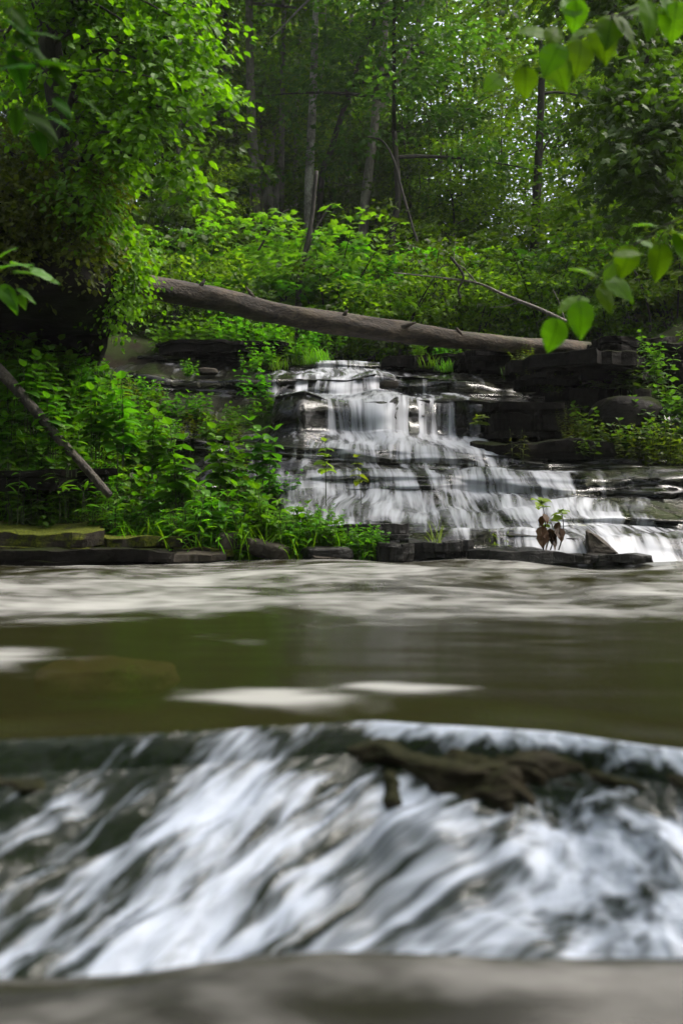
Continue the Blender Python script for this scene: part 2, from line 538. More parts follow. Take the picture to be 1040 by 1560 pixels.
for k, Y, line, (fy, fdz) in lips:
    lx, lz = poly(line, Y)
    z = np.interp(XS, lx, lz)
    jag = 0.20 * fbm(XS * 1.1, k * 7.3 + 0 * XS, o=4, seed=30 + k) + 0.16 * (hash3(np.floor(XS * 1.7 + 2 * fbm(XS * .4, 0 * XS, seed=k)).astype(int), k, 3, 5) - 0.5)
    if k == 6: jag *= 0.6
    yl = Y + jag
    if k == 2:
        yl -= 0.35 * np.exp(-((XS - wx(580, 12)) / 0.32) ** 2) + 0.25 * np.exp(-((XS - wx(465, 12)) / 0.35) ** 2)
        yl += 0.25 * sstep(wx(600, 12), wx(615, 12), XS) * (1 - sstep(wx(700, 12), wx(715, 12), XS))
    zf = np.zeros_like(z) - 0.08 if fdz is None else z - (fdz + 0 * z) / F * Y - 0.06 * 0
    if k == 2:   # tall right-hand drop and boulder
        zf = np.interp(XS, *poly([(-300, 690), (235, 690), (412, 676), (430, 664), (698, 662), (740, 668), (860, 672), (1600, 672)], 11.86))
    if k == 4:
        zf = np.interp(XS, *poly([(-300, 760), (400, 752), (480, 746), (700, 746), (868, 756), (900, 760), (1600, 760)], 10.15))
    yf = yl - (Y - fy) * (0.6 + 0.5 * vnoise(XS * 2.2, 0 * XS, seed=60 + k))
    if k == 2:
        yf -= 0.18 * np.exp(-((XS - wx(590, 12)) / 0.3) ** 2)
    if k == 6: yf = np.minimum(yf, 8.45)
    nodesY += [yf, yl]
    nodesZ += [zf, z]
nodesY.append(np.full_like(XS, 17.6))
nodesZ.append(np.interp(XS, [-4, 0, 7], [3.0, 2.72, 3.0]))
for i in range(1, len(nodesY)):     # keep the profile walking back
    if i % 2 == 0:
        nodesY[i] = np.maximum(nodesY[i], nodesY[i - 1] + 0.06)
rows, rowseg, rowt = [], [], []
for s in range(len(nodesY) - 1):
    riser = s % 2 == 0
    m = (26 if s in (2, 4, 6) else 15) if riser else (34 if s in (1, 3, 5) else (14 if s < 12 else 30))
    for q in range(m):
        t = q / m
        tz = t
        if s in (1, 3, 5):      # long treads break into little ledges of their own
            nst = 6 if s > 1 else 4
            ph = 0.9 * fbm(XS * 1.3, 0 * XS + s, o=3, seed=200 + s) + 0.5 * hash3(np.floor(XS * 2.3 + vnoise(XS, 0 * XS, seed=s)).astype(int), s, 1, 6)
            q_ = t * nst + ph * math.sin(math.pi * t)
            tz = np.clip((np.floor(q_) + sstep(.66, .98, q_ - np.floor(q_))) / nst, 0, 1)
            tz = .15 * t + .85 * tz
        ty = t
        if s in (2, 4, 6):      # tall drops are broken by a shelf or two
            ph = 0.8 * fbm(XS * 1.6, 0 * XS + s, o=3, seed=300 + s) + 0.4 * hash3(np.floor(XS * 2.0 + vnoise(XS, 0 * XS, seed=s + 4)).astype(int), s, 5, 6)
            q_ = t * 2.0 + ph * math.sin(math.pi * t)
            ty = np.clip((np.floor(q_) + sstep(.72, .95, q_ - np.floor(q_))) / 2.0, 0, 1)
            ty = .2 * t + .8 * ty
        rows.append((nodesY[s] * (1 - ty) + nodesY[s + 1] * ty, nodesZ[s] * (1 - tz) + nodesZ[s + 1] * tz))
        rowseg.append(s)
        rowt.append(t)
rows.append((nodesY[-1], nodesZ[-1])); rowseg.append(len(nodesY) - 2); rowt.append(1.0)
RY = np.array([r[0] for r in rows]); RZ = np.array([r[1] for r in rows])
rowseg = np.array(rowseg); rowt = np.array(rowt)
isr = (rowseg % 2 == 0)[:, None]
XG = np.broadcast_to(XS, RY.shape)
lay = RZ / 0.085 + 1.6 * fbm(XG * 0.5, RY * 0.1, o=3, seed=71)
li = np.floor(lay).astype(int)
blk = np.floor(XG * (1.3 + hash3(li, 0, 0, 4)) + hash3(li, 1, 0, 9) * 7).astype(int)
step = (hash3(li, blk, 2, 8) - 0.5) * 0.20
edge = np.sin(np.clip(rowt, 0, 1) * np.pi)[:, None] ** 0.6
RYd = RY + np.where(isr, step * (0.35 + 0.65 * edge) + 0.10 * fbm(XG * 3, RZ * 9, RY, o=4, seed=15), 0)
tb = np.floor(XG * 1.9 + 3 * fbm(XG * .7, RY * 1.4, o=3, seed=3)).astype(int)
RZd = RZ + np.where(isr, 0.012 * fbm(XG * 6, RZ * 12, o=2, seed=5), (0.10 * fbm(XG * 2.4, RY * 3.2, o=5, seed=25) + 0.045 * (hash3(tb, np.floor(RY * 3.1).astype(int), 0, 7) - 0.6)) * edge)
rv = np.stack([XG, RYd, RZd], -1)
R_, C_ = RY.shape
rock = obj('waterfall_bedrock', mesh_np('waterfall_bedrock', rv.reshape(-1, 3), grid_faces(R_, C_), M['rock_wet'], smooth=False))
tag(rock, 'dark wet layered bedrock ledges stepping up under the waterfall', 'bedrock', kind='structure')


def bed_z(x, y):
    out = np.full(np.shape(x), -9.0)
    x, y = np.atleast_1d(x), np.atleast_1d(y)
    o = np.full(x.shape, -9.0)
    ci = np.round((x - XS[0]) / 0.027).astype(int)
    for i, (c, yy) in enumerate(zip(ci.ravel(), y.ravel())):
        if 0 <= c < C_ and 8.3 < yy < 17.5:
            o.ravel()[i] = np.interp(yy, np.maximum.accumulate(RY[:, c]), RZ[:, c])
    return o


# water over it
dens = {  # white water: riser R and tread T densities along the photo's x
    'R0': [(470, 0), (486, .9), (548, .9), (560, .5), (580, .12), (700, .05), (750, 0)],
    'T0': [(470, 0), (490, .75), (560, .75), (600, .25), (700, .1), (750, 0)],
    'R1': [(240, .1), (300, .35), (315, .05), (398, 0), (410, .8), (425, .75), (432, .1), (446, .1), (452, .9), (466, .9), (472, .5), (484, 1), (530, 1), (570, .9), (592, .35), (620, .08), (640, .45), (655, .45), (665, .12), (682, .45), (735, .45), (748, 0)],
    'T1': [(230, .3), (300, .35), (380, .2), (410, .5), (470, .6), (500, .75), (590, .6), (640, .3), (740, .35), (760, 0)],
    'R2': [(405, 0), (425, .3), (440, .6), (455, .25), (490, .2), (505, .75), (525, .9), (540, 1), (618, 1), (626, .1), (634, .15), (642, .8), (652, .3), (662, .65), (695, .85), (704, .15), (715, 0)],
    'T2': [(405, 0), (425, .8), (500, .85), (530, .9), (600, .9), (625, .55), (700, .6), (750, .15), (780, 0)],
    'R3': [(230, .15), (420, .25), (440, .5), (500, .6), (520, .85), (620, .85), (700, .85), (750, .75), (765, .3), (800, .1), (1040, .05)],
    'T3': [(230, .25), (420, .35), (480, .6), (520, .95), (745, .95), (760, .35), (790, 0)],
    'R4': [(300, .1), (400, .4), (440, .7), (470, .8), (500, .7), (600, .75), (625, .85), (640, .3), (655, .75), (700, .55), (720, .85), (800, .9), (865, .85), (874, .1), (900, .45), (915, .5), (930, .08), (990, .35), (1002, .08), (1040, .08), (1200, .2)],
    'T4': [(300, .1), (400, .4), (450, .7), (560, .75), (700, .8), (865, .8), (885, .35), (1040, .25), (1200, .2)],
    'R5': [(420, .3), (450, .8), (550, .7), (590, .35), (640, .35), (700, .6), (760, .8), (870, .9), (950, .85), (960, .2), (982, .7), (1000, .7), (1012, .1), (1200, .2)],
    'T5': [(400, .3), (450, .85), (560, .9), (700, .9), (865, .9), (905, .6), (1040, .3), (1200, .3)],
    'R6': [(440, 0), (660, .12), (690, .55), (705, .25), (730, .25), (770, .7), (800, .65), (820, .85), (880, .9), (930, .8), (1010, .9), (1060, .8), (1300, .6)],
    'T6': [(440, .1), (560, .2), (650, .4), (700, .75), (800, .85), (900, .9), (1040, .7), (1300, .6)],
}
seq = ['R6', 'T6', 'R5', 'T5', 'R4', 'T4', 'R3', 'T3', 'R2', 'T2', 'R1', 'T1', 'R0', 'T0']
segY = [8.5, 8.9, 9.3, 9.8, 10.3, 10.6, 10.9, 11.4, 12.0, 12.7, 13.3, 13.9, 14.5, 15.5]
foam_glint = np.zeros(RY.shape)
dn = [np.interp(XS, wx(np.array(dens[s])[:, 0], y), np.array(dens[s])[:, 1]) for s, y in zip(seq, segY)]
for r in range(R_):
    s = rowseg[r]
    g_ = .5 + .5 * fbm(XS * 2.6 + .4 * r / 15, 0 * XS + s * 3.1, o=3, seed=140) * 1.6
    foam_glint[r] = dn[s] * ((.90 if s in (1, 3, 5) else 1.18 if s % 2 else 1.1) * (.62 + .7 * np.clip(g_, 0, 1)))
for _ in range(7):
    foam_glint[1:-1] = 0.25 * foam_glint[:-2] + 0.5 * foam_glint[1:-1] + 0.25 * foam_glint[2:]
wv = rv.copy()
for it in range(10):
    a = wv.copy()
    a[:, 1:-1] = 0.25 * wv[:, :-2] + 0.5 * wv[:, 1:-1] + 0.25 * wv[:, 2:]
    a[1:-1] = 0.25 * a[:-2] + 0.5 * a[1:-1] + 0.25 * a[2:]
    wv = a
off = np.where(isr, 0.035 + 0.04 * np.sin(np.pi * rowt)[:, None], 0.012)
wv[..., 1] -= np.where(isr, off, 0.0)
wv[..., 2] += np.where(isr, 0.008, 0.018 + 0.022 * foam_glint)
wv[..., 2] += np.where(isr, 0, 0.02 * fbm(XG * 5, RY * 2.5, o=3, seed=81) * foam_glint)
dl = np.sqrt(np.sum(np.diff(wv, axis=0) ** 2, -1)).mean(1)
dl = dl * np.where(rowseg[:-1] % 2 == 0, 1.0, 2.2)
S = np.concatenate([[0], np.cumsum(dl)])
uvw = np.stack([XG + 0.15 * fbm(XG * 1.5, S[:, None] * 0.6 + 0 * XG, o=2, seed=9), np.broadcast_to(S[:, None] + 0.3 * fbm(XG * 3, 0 * XG, o=2, seed=2), XG.shape)], -1)
cs = XS > -3.0
wmesh = mesh_np('waterfall', wv[:, cs].reshape(-1, 3), grid_faces(R_, cs.sum()), M['falls_water'], True, uv=uvw[:, cs].reshape(-1, 2), attrs={'foam_glint': foam_glint[:, cs].ravel()})
tag(obj('waterfall', wmesh), 'silky white waterfall spreading over the dark rock steps', 'waterfall', kind='structure')

# ------------------------------------------------------------------ ground
vY = [-40, 1.2, 2.1, 8.2, 8.6, 10.5, 12.5, 14.8, 17, 22, 30, 45, 100, 200]
vZ = [-0.75, -0.75, -0.35, -0.3, -0.15, 0.1, 0.9, 2.1, 2.68, 3.7, 5.4, 8.0, 15, 26]


def ground(x, y):
    x, y = np.asarray(x, float), np.asarray(y, float)
    z = np.interp(y, vY, vZ)
    back = sstep(15, 21, y)
    z = z + 0.62 * softplus(-x - (2.7 - 1.9 * back), 0.7) * sstep(8, 10.5, y) * (0.55 + 0.45 * back)
    z = z + 0.32 * softplus(x - 4.6, 0.8) * sstep(9.5, 14, y)
    z = z + 1.45 * sstep(-1.3, -2.9, x) * sstep(8.15, 9.9, y) * (1 - sstep(10.4, 13.0, y)) * 1.0
    z = z + 0.6 * sstep(-1.2, -3.0, x) * sstep(13.6, 15.0, y) * (1 - back)
    z = z + 1.3 * sstep(2.9, 5.2, x) * sstep(10.2, 11.2, y) * (1 - sstep(13.5, 17, y))
    z = z + (0.6 * softplus(np.abs(x) - 6.5, 0.7)) * (1 - sstep(8, 11, y))
    return z + 0.10 * fbm(x * 0.9, y * 0.9, o=4, seed=90) * sstep(8, 12, y)


gx = np.concatenate([np.linspace(-160, -9, 40), np.linspace(-8.8, 9, 200), np.linspace(9.4, 160, 40)])
gy = np.concatenate([np.linspace(-40, 0, 14), np.linspace(0.3, 24, 220), np.linspace(24.6, 200, 70)])
GX, GY = np.meshgrid(gx, gy)
gv = np.stack([GX, GY, ground(GX, GY)], -1).reshape(-1, 3)
tag(obj('ground', mesh_np('ground', gv, grid_faces(len(gy), len(gx)), M['soil'], True)), 'dark forest floor and stream bed around the water', 'ground', kind='structure')


def surf(x, y):
    return np.maximum(ground(x, y), bed_z(x, y))


def surf1(x, y):
    return float(surf(np.array([x]), np.array([y]))[0])


# ------------------------------------------------------------------ pool, near cascade, near water
LIPX = wx(np.array([-400, 0, 270, 400, 570, 700, 850, 950, 1040, 1500]), 1.95)
LIPY = 622.0 / (np.array([1125, 1112, 1100, 1092, 1084, 1090, 1101, 1118, 1130, 1140]) - 780.0)


def lip_y(x):
    return np.interp(x, LIPX, LIPY) + 0.012 * fbm(x * 5, 0 * x, o=2, seed=3)


px_ = np.linspace(-7.5, 7.5, 420)
px_ = np.sign(px_) * (np.abs(px_) / 7.5) ** 1.5 * 7.5
t_ = np.linspace(0, 1, 300) ** 1.35
PX = np.broadcast_to(px_, (300, 420))
PY = lip_y(px_)[None] + (8.75 - lip_y(px_))[None] * t_[:, None]
rif = sstep(3.3, 4.6, PY) * 1.0
PZ = 0.030 * rif * fbm(PX * 1.3 + PY * .3, PY * 1.6, o=3, seed=41) + 0.09 * rif * sstep(4.0, 6.0, PY) * fbm(PX * 0.9, PY * 0.8, o=2, seed=43) + 0.004 * fbm(PX * 2.2, PY * 6, o=2, seed=48) + 0.012 * fbm(PX * 0.8 + 5, PY * 1.3, o=2, seed=45)
PZ = PZ - 0.02 * (1 - sstep(0.0, 0.22, PY - lip_y(px_)[None])) ** 2


def blob(cx, cy, rx, ry, x, y, ang=0.0):
    dx, dy = x - cx, y - cy
    c, s_ = math.cos(ang), math.sin(ang)
    a, b = dx * c + dy * s_, -dx * s_ + dy * c
    return np.exp(-((a / rx) ** 2 + (b / ry) ** 2))


def pyY(py):
    return 622.0 / (py - 780.0)


pf = 0.98 * sstep(3.3, 4.4, PY) * (0.75 + 0.5 * fbm(PX * .7, PY * .6, o=2, seed=4)) + 0.05  # riffle whiteness, with silvery surface highlights painted in
pf = pf - 0.22 * (1 - sstep(-2.6, -1.2, PX)) * sstep(4, 5, PY)
pf = pf - 0.12 * sstep(6.3, 7.6, PY)
for (bx, by, rx, ry, amp, ang) in [(415, 1059, .155, .10, 2.4, 0), (570, 1043, .09, .06, 1.1, .05), (665, 1047, .13, .075, 1.3, .3), (15, 1000, .16, .25, 1.3, -.1),  # bright patch just above the lip: sky reflection painted as white water
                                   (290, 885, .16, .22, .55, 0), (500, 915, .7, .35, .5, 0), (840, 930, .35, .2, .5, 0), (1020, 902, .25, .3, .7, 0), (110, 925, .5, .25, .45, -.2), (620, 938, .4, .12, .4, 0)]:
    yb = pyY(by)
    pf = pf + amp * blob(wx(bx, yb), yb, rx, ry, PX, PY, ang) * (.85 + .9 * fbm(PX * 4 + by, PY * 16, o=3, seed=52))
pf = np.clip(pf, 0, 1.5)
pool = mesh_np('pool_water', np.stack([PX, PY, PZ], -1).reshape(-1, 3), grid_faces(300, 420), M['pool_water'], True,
               uv=np.stack([PX, PY], -1).reshape(-1, 2), attrs={'foam_glint': pf.ravel()})
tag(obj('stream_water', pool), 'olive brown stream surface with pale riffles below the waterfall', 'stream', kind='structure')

cx_ = np.linspace(-2.2, 2.2, 330)
cs_ = np.linspace(0, 1, 200)
CXg = np.broadcast_to(cx_, (200, 330))
SG = np.broadcast_to(cs_[:, None], CXg.shape)
right = sstep(-0.15, 0.15, CXg)
drop = np.where(SG < 0.14, (SG / 0.14) ** 1.6 * 0.055, 0.055 + (SG - 0.14) / 0.86 * 0.25)
fwd = np.where(SG < 0.14, SG / 0.14 * 0.045, 0.045 + 0.44 * ((SG - 0.14) / 0.86))
skew = 0.50 - 0.34 * sstep(-0.12, 0.50, CXg)
UU = CXg + skew * SG
wob = fbm(UU * 15 + 1.5 * fbm(UU * 3, SG * 3, o=2, seed=8), SG * 4.5, o=3, seed=51)
CYg = lip_y(cx_)[None] - fwd
CZg = -0.02 - drop + 0.055 * wob * sstep(0.12, 0.35, SG) * (1 - sstep(.93, 1, SG))
CYg = CYg - 0.05 * fbm(UU * 6, SG * 2.5, o=2, seed=53) * sstep(0.1, 0.3, SG)
# the rock under it: same slope, its upper edge bulging through the water as a dark mossy rim
rk = fbm(CXg * 11, SG * 9, o=5, seed=61)
rim = np.exp(-((SG - 0.16) / 0.10) ** 2) * (0.010 + 0.05 * sstep(-.05, .10, CXg) + 0.055 * (1 - sstep(-.62, -.42, CXg)))
hump = 0.05 * blob(wx(790, 1.85), 0.30, .11, .11, CXg, SG) + 0.05 * blob(wx(600, 1.8), .34, .03, .09, CXg, SG)
RYg = CYg + 0.05 - rim * 1.1 - hump * .7 - 0.06 * rk
RZg = CZg - 0.03 + rim * 0.55 + hump + 0.025 * rk
led = mesh_np('ledge_rock', np.stack([CXg, RYg, RZg], -1).reshape(-1, 3), grid_faces(200, 330), M['ledge'], True)
tag(obj('rock_ledge', led), 'dark mossy rock ledge under the near cascade', 'ledge', kind='structure')
cf = 0.66 * sstep(0.16, 0.34, SG + .10 * fbm(CXg * 8, SG * 3, o=3, seed=15)) * sstep(-0.50, -0.10, CXg + .22 * SG * (1 - .5 * sstep(.6, 1, SG)) + .12 * fbm(UU * 6, SG * 1.2, o=3, seed=19)) + 0.10
cf = cf + 0.45 * blob(-0.20, 0.12, .12, .25, CXg, SG) + 0.25 * blob(0.75, .8, .4, .5, CXg, SG) + 0.15 * blob(0.25, .3, .4, .12, CXg, SG)
cf = cf + 0.45 * blob(-0.36, 0.35, .035, .3, UU, SG) + 0.35 * blob(-0.12, 0.75, .03, .25, UU, SG) + 0.40 * blob(-0.32, .85, .10, .3, CXg, SG) + .35 * blob(-.52, .9, .10, .2, CXg, SG)
cf = cf - 0.5 * blob(wx(790, 1.85), 0.26, .10, .13, CXg, SG) - 0.08 * blob(0.02, .6, .12, .3, CXg, SG) + 1.0 * (1 - sstep(.03, .15, SG)) * sstep(-0.1, 0.1, CXg)  # last term paints the bright sky reflection along the lip as white water
cas = mesh_np('near_cascade', np.stack([CXg, CYg, CZg], -1).reshape(-1, 3), grid_faces(200, 330), M['cascade_water'], True,
              uv=np.stack([UU, SG * 1.0 + .9 * np.cumsum(np.broadcast_to(1 / 200 * sstep(-.05, .4, CXg), SG.shape), 0)], -1).reshape(-1, 2), attrs={'foam_glint': np.clip(cf, 0, 1.2).ravel()})
tag(obj('near_cascade', cas), 'blurred white water tumbling over the low ledge in front', 'cascade', kind='structure')

nx_ = np.linspace(-3, 3, 200)
ny_ = np.linspace(-1.5, 1.78, 160)
NX, NY = np.meshgrid(nx_, ny_)
NZ = -0.315 + 0.02 * fbm(NX * 1.8, NY * 3, o=3, seed=66) + 0.075 * np.exp(-((NY - 1.43) / .09) ** 2) * (0.6 + .4 * sstep(-.45, -.1, NX)) - .02 * blob(.05, 1.34, .15, .05, NX, NY)
nf = 0.45 + 0.45 * blob(.25, 1.40, .3, .03, NX, NY) - .6 * blob(.05, 1.36, .12, .03, NX, NY) - .4 * blob(-.40, 1.46, .12, .03, NX, NY) + .2 * fbm(NX * 2, NY * 4, o=2, seed=4)
near = mesh_np('near_water', np.stack([NX, NY, NZ], -1).reshape(-1, 3), grid_faces(160, 200), M['near_water'], True,
               uv=np.stack([NX, NY], -1).reshape(-1, 2), attrs={'foam_glint': nf.ravel()})
tag(obj('near_water', near), 'grey brown swirling water at the foot of the near cascade', 'stream', kind='structure')

# ------------------------------------------------------------------ rocks
def slab_mesh(name, dims, seed, mat):
    """A broken sedimentary slab: angular outline, a few beds set back from each other, uneven top."""
    r3 = np.random.default_rng(seed)
    nt_ = 96
    th = np.linspace(0, 2 * np.pi, nt_, endpoint=False)
    c, s_ = np.cos(th), np.sin(th)
    sup = (np.abs(c) ** 4.5 + np.abs(s_) ** 4.5) ** (-1 / 4.5)
    def jag(k, amp):
        a = np.sort(r3.uniform(0, 2 * np.pi, k)); v = r3.uniform(-1, 1, k) * amp
        return np.interp(th, np.concatenate([[a[-1] - 2 * np.pi], a, [a[0] + 2 * np.pi]]), np.concatenate([[v[-1]], v, [v[0]]]))
    def stepj(k, amp):
        e_ = np.sort(r3.uniform(0, 2 * np.pi, k))
        return r3.uniform(-1, 1, k)[np.searchsorted(e_, th) % k] * amp
    base = sup * (1 + jag(9, .17) + jag(23, .05) + stepj(11, .06))
    nl = max(1, int(round(dims[2] / .085)))
    zs = np.sort(np.concatenate([[0, 1], r3.uniform(.15, .85, nl - 1)])) if nl > 1 else np.array([0., 1.])
    R, Z = [], []
    for l in range(nl):
        o_ = base * (1 + jag(14, .07) + stepj(13, .08) + r3.uniform(-.12, .05))
        z0, z1 = zs[l], zs[l + 1]
        for t, q in ((0, .985), (.05, 1), (.5, 1.0), (.95, 1.0), (1, .985)):
            R.append(o_ * q); Z.append(np.full(nt_, z0 + (z1 - z0) * t))
    for q in (.93, .86, .74, .6, .45, .3, .15, .03):
        R.append(o_ * q); Z.append(np.full(nt_, 1.0))
    R, Z = np.array(R), np.array(Z)
    X, Y = R * c * dims[0] / 2, R * s_ * dims[1] / 2
    nz = fbm(X * 7 + seed, Y * 7, Z * dims[2] * 9, o=4, seed=seed)
    lo = fbm(X * 2 + seed * 3, Y * 2, o=3, seed=seed + 1)
    X = X + .025 * nz * (R > .2); Y = Y + .025 * fbm(X * 6, Y * 6 + seed, Z * dims[2] * 8, o=4, seed=seed + 5)
    Zw = (Z - .5) * dims[2] + Z * (.10 * dims[2] + .03) * lo * 1.6 + .014 * nz
    v = np.stack([X, Y, Zw], -1).reshape(-1, 3)
    n_ = len(R)
    i = np.arange(n_ - 1)[:, None] * nt_; j = np.arange(nt_)[None]; kk = (j + 1) % nt_
    f = np.stack([i + j, i + kk, i + nt_ + kk, i + nt_ + j], -1).reshape(-1, 4)
    return mesh_np(name, v, f, mat, False)


def rock_mesh(name, dims, seed, mat, n=26, boxy=5.0, rough=0.10, layers=0.0, lean=(0, 0)):
    """A weathered block: superellipsoid with strata and noise, or a flat fractured slab when boxy."""
    if boxy >= 5:
        return slab_mesh(name, dims, seed, mat)
    u = np.linspace(0, 2 * np.pi, n * 2, endpoint=False)
    w = np.linspace(-np.pi / 2, np.pi / 2, n)
    U, V = np.meshgrid(u, w)
    def sp(a, e): return np.sign(a) * np.abs(a) ** e
    e = 2 / boxy
    x = sp(np.cos(V), e) * sp(np.cos(U), e); y = sp(np.cos(V), e) * sp(np.sin(U), e); z = sp(np.sin(V), e)
    d = np.array(dims) / 2
    k = 1.0 / max(min(dims[0], dims[1]), .1)
    nz = fbm(x * d[0] * 2.2 * k * .6 + seed, y * d[1] * 2.2 * k * .6, z * d[2] * 2.2 * k * .6 + seed * 1.7, o=5, seed=seed)
    sc = 1 + rough * 2.2 * nz
    if layers:
        l_ = np.floor(z * d[2] / layers + 0.6 * fbm(x, y, o=2, seed=seed)).astype(int)
        sc = sc * (1 + 0.16 * (hash3(l_, np.floor(U * 2.2 + hash3(l_, 0, 0, seed) * 6).astype(int), 0, seed) - .5))
    X, Y, Z = x * d[0] * sc, y * d[1] * sc, z * d[2] * (1 + rough * 1.2 * fbm(x * 2 + seed, y * 2, o=4, seed=seed + 3))
    X = X + lean[0] * Z; Y = Y + lean[1] * Z
    v = np.stack([X, Y, Z], -1).reshape(-1, 3)
    i = np.arange(n - 1)[:, None] * 2 * n; j = np.arange(2 * n)[None]; kk = (j + 1) % (2 * n)
    f = np.stack([i + j, i + kk, i + 2 * n + kk, i + 2 * n + j], -1).reshape(-1, 4)
    return mesh_np(name, v, f, mat, False)


def rock_thing(name, label, p, dims, seed, mat, rot=0.0, tilt=(0, 0), cat='rock', group=None, **kw):
    o = obj(name, rock_mesh(name, dims, seed, M[mat], **kw))
    o.location = p
    o.rotation_euler = (tilt[0], tilt[1], rot)
    return tag(o, label, cat, group)


# left bank: mossy slabs by the water
rock_thing('mossy_slab', 'thick slab with yellow green moss on top at the left water edge', W(50, 818, 8.3), (1.1, .9, .17), 3, 'rock_moss', .05, (.07, .03), boxy=6)
rock_thing('wet_slab', 'flat dark slab with a wet shiny rim along the left water edge', W(95, 846, 8.05), (1.55, .6, .13), 5, 'rock_bank', .02, (.05, .02), boxy=7, n=44, rough=.10)
rock_thing('mossy_slab', 'low moss covered slab behind the rim of the wet slab', W(225, 828, 8.35), (.85, .5, .13), 8, 'rock_moss', -.1, boxy=6)
rock_thing('flat_stone', 'flat pale grey stone lying at the water beside the wet slab', W(285, 846, 8.1), (.5, .4, .07), 12, 'rock_brown', .15, (.05, 0), boxy=5, rough=.12)
rock_thing('mossy_slab', 'small mossy slab just above the flat pale stone', W(305, 840, 8.25), (.55, .35, .08), 14, 'rock_moss', .2, boxy=5)
rock_thing('boulder', 'upright dark grey stone among the herbs at the water edge', W(348, 826, 8.25), (.22, .2, .17), 21, 'rock_brown', .4, boxy=4, rough=.14)
rock_thing('boulder', 'pointed grey brown stone leaning beside the upright dark stone', W(378, 830, 8.2), (.16, .15, .13), 24, 'rock_brown', .9, (.3, .2), boxy=3.5, rough=.14)
rock_thing('boulder', 'broad sloping grey stone at the water under the herbs', W(410, 838, 8.15), (.32, .24, .15), 27, 'rock_brown', -.3, (0, .25), boxy=4, rough=.12)
rock_thing('wet_stone', 'low rounded wet stone at the foot of the herbs', W(500, 843, 8.2), (.42, .3, .12), 31, 'rock_wet', .1, boxy=4, rough=.14)
rock_thing('wet_stone', 'dark blocky wet stone left of the grass clump', W(600, 838, 8.25), (.34, .3, .17), 33, 'rock_wet', .3, boxy=5, rough=.12)
rock_thing('wet_stone', 'long dark wet stone under the grass clump', W(665, 836, 8.4), (.52, .36, .15), 35, 'rock_wet', -.1, boxy=5, rough=.12)
rock_thing('wet_slab', 'dark slab above the blocky wet stone at the foot of the falls', W(560, 812, 8.75), (.7, .5, .14), 37, 'rock_wet', .05, boxy=6, layers=.05, rough=.1)
rock_thing('flat_stone', 'thin pale wet stone at the very edge of the water', W(497, 852, 8.1), (.28, .18, .05), 38, 'rock_brown', .3, (.1, .1))
rock_thing('wet_slab', 'long thin dark slab lying along the water below the wilted plant', W(800, 847, 8.3), (1.15, .4, .09), 39, 'rock_wet', -.03, (.04, .02), boxy=6, n=40, rough=.13)
rock_thing('wet_slab', 'thin dark slab at the foot of the right end of the falls', W(935, 848, 8.3), (.55, .35, .07), 40, 'rock_wet', -.12, (.03, .05), boxy=6, rough=.12)
# pointed rock in the falls
mb = MB()
pk = [W(891, 808, 8.42), W(900, 812, 8.38), W(940, 842, 8.4), W(898, 848, 8.36), W(893, 806, 8.62), W(915, 818, 8.62), W(948, 848, 8.62), W(890, 848, 8.6)]
base = W(912, 846, 8.5)
pk = np.array(pk) - base
me = mesh_np('pointed_rock', pk, [(0, 3, 2, 1), (4, 5, 6, 7), (0, 1, 5, 4), (1, 2, 6, 5), (2, 3, 7, 6), (3, 0, 4, 7)], M['rock_brown'], False)
o = obj('pointed_rock', me); o.location = base
bv = o.modifiers.new('bevel', 'BEVEL'); bv.width = .018; bv.segments = 3
sd = o.modifiers.new('sub', 'SUBSURF'); sd.subdivision_type = 'SIMPLE'; sd.levels = sd.render_levels = 3
tx = bpy.data.textures.new('rock_noise', 'CLOUDS'); tx.noise_scale = .06
dp = o.modifiers.new('disp', 'DISPLACE'); dp.texture = tx; dp.strength = .03
tag(o, 'pointed brown wedge shaped rock standing at the foot of the falls', 'rock')
# white-topped stone in the upper falls
rock_thing('wet_stone', 'small glistening stone in the middle of the upper falls', W(592, 586, 12.9), (.24, .2, .10), 44, 'rock_brown', .3, boxy=4)
rock_thing('brown_stone', 'small brown stone on the wet ledge left of the falls', W(315, 566, 13.5), (.28, .2, .09), 45, 'rock_brown', .3, boxy=4)
# right bank: stacked dark slabs
RB = [('overhanging dark slab with thin moss, topmost of the right bank stack', 870, 563, 12.4, (1.5, 1.5, .20), 0),
      ('dark slab under the overhanging topmost slab of the right bank', 880, 578, 12.7, (1.5, 1.3, .18), .06),
      ('mossy block under the stack, close to the upper falls', 835, 584, 12.2, (.75, .8, .13), -.05),
      ('broad dark slab in the right bank wall beside the tall right hand fall', 800, 645, 12.0, (1.05, .9, .40), .02),
      ('wet shelf slab jutting out beside the tall right hand fall', 800, 622, 11.95, (.95, .9, .10), -.04),
      ('deep set block in the middle of the right bank wall', 905, 640, 12.7, (1.3, 1.2, .75), .1),
      ('mossy green rounded boulder in the right bank among the herbs', 955, 640, 11.6, (.8, .7, .55), .3),
      ('long low slab at the base of the right bank wall', 850, 690, 11.5, (1.9, .9, .20), 0),
      ('dark flat slab beside the far end of the log', 960, 533, 13.6, (1.1, 1.1, .22), .08),
      ('dark block at the right edge of the picture level with the log', 1045, 562, 13.2, (1.0, 1.0, .45), .2),
      ('low dark block under the middle of the log', 745, 553, 14.0, (.9, .8, .22), .0),
      ('flat dark slab at the crest right of the top of the falls', 640, 556, 14.6, (1.1, .8, .14), .0)]
for i, (lab, px, py, Y, dm, r) in enumerate(RB):
    rock_thing('bank_boulder' if 'boulder' in lab else 'bank_slab', lab, W(px, py, Y), dm, 50 + i * 3, 'rock_bank', r, boxy=3.2 if 'boulder' in lab else 6, n=36, layers=0 if 'boulder' in lab else .07, rough=.09)
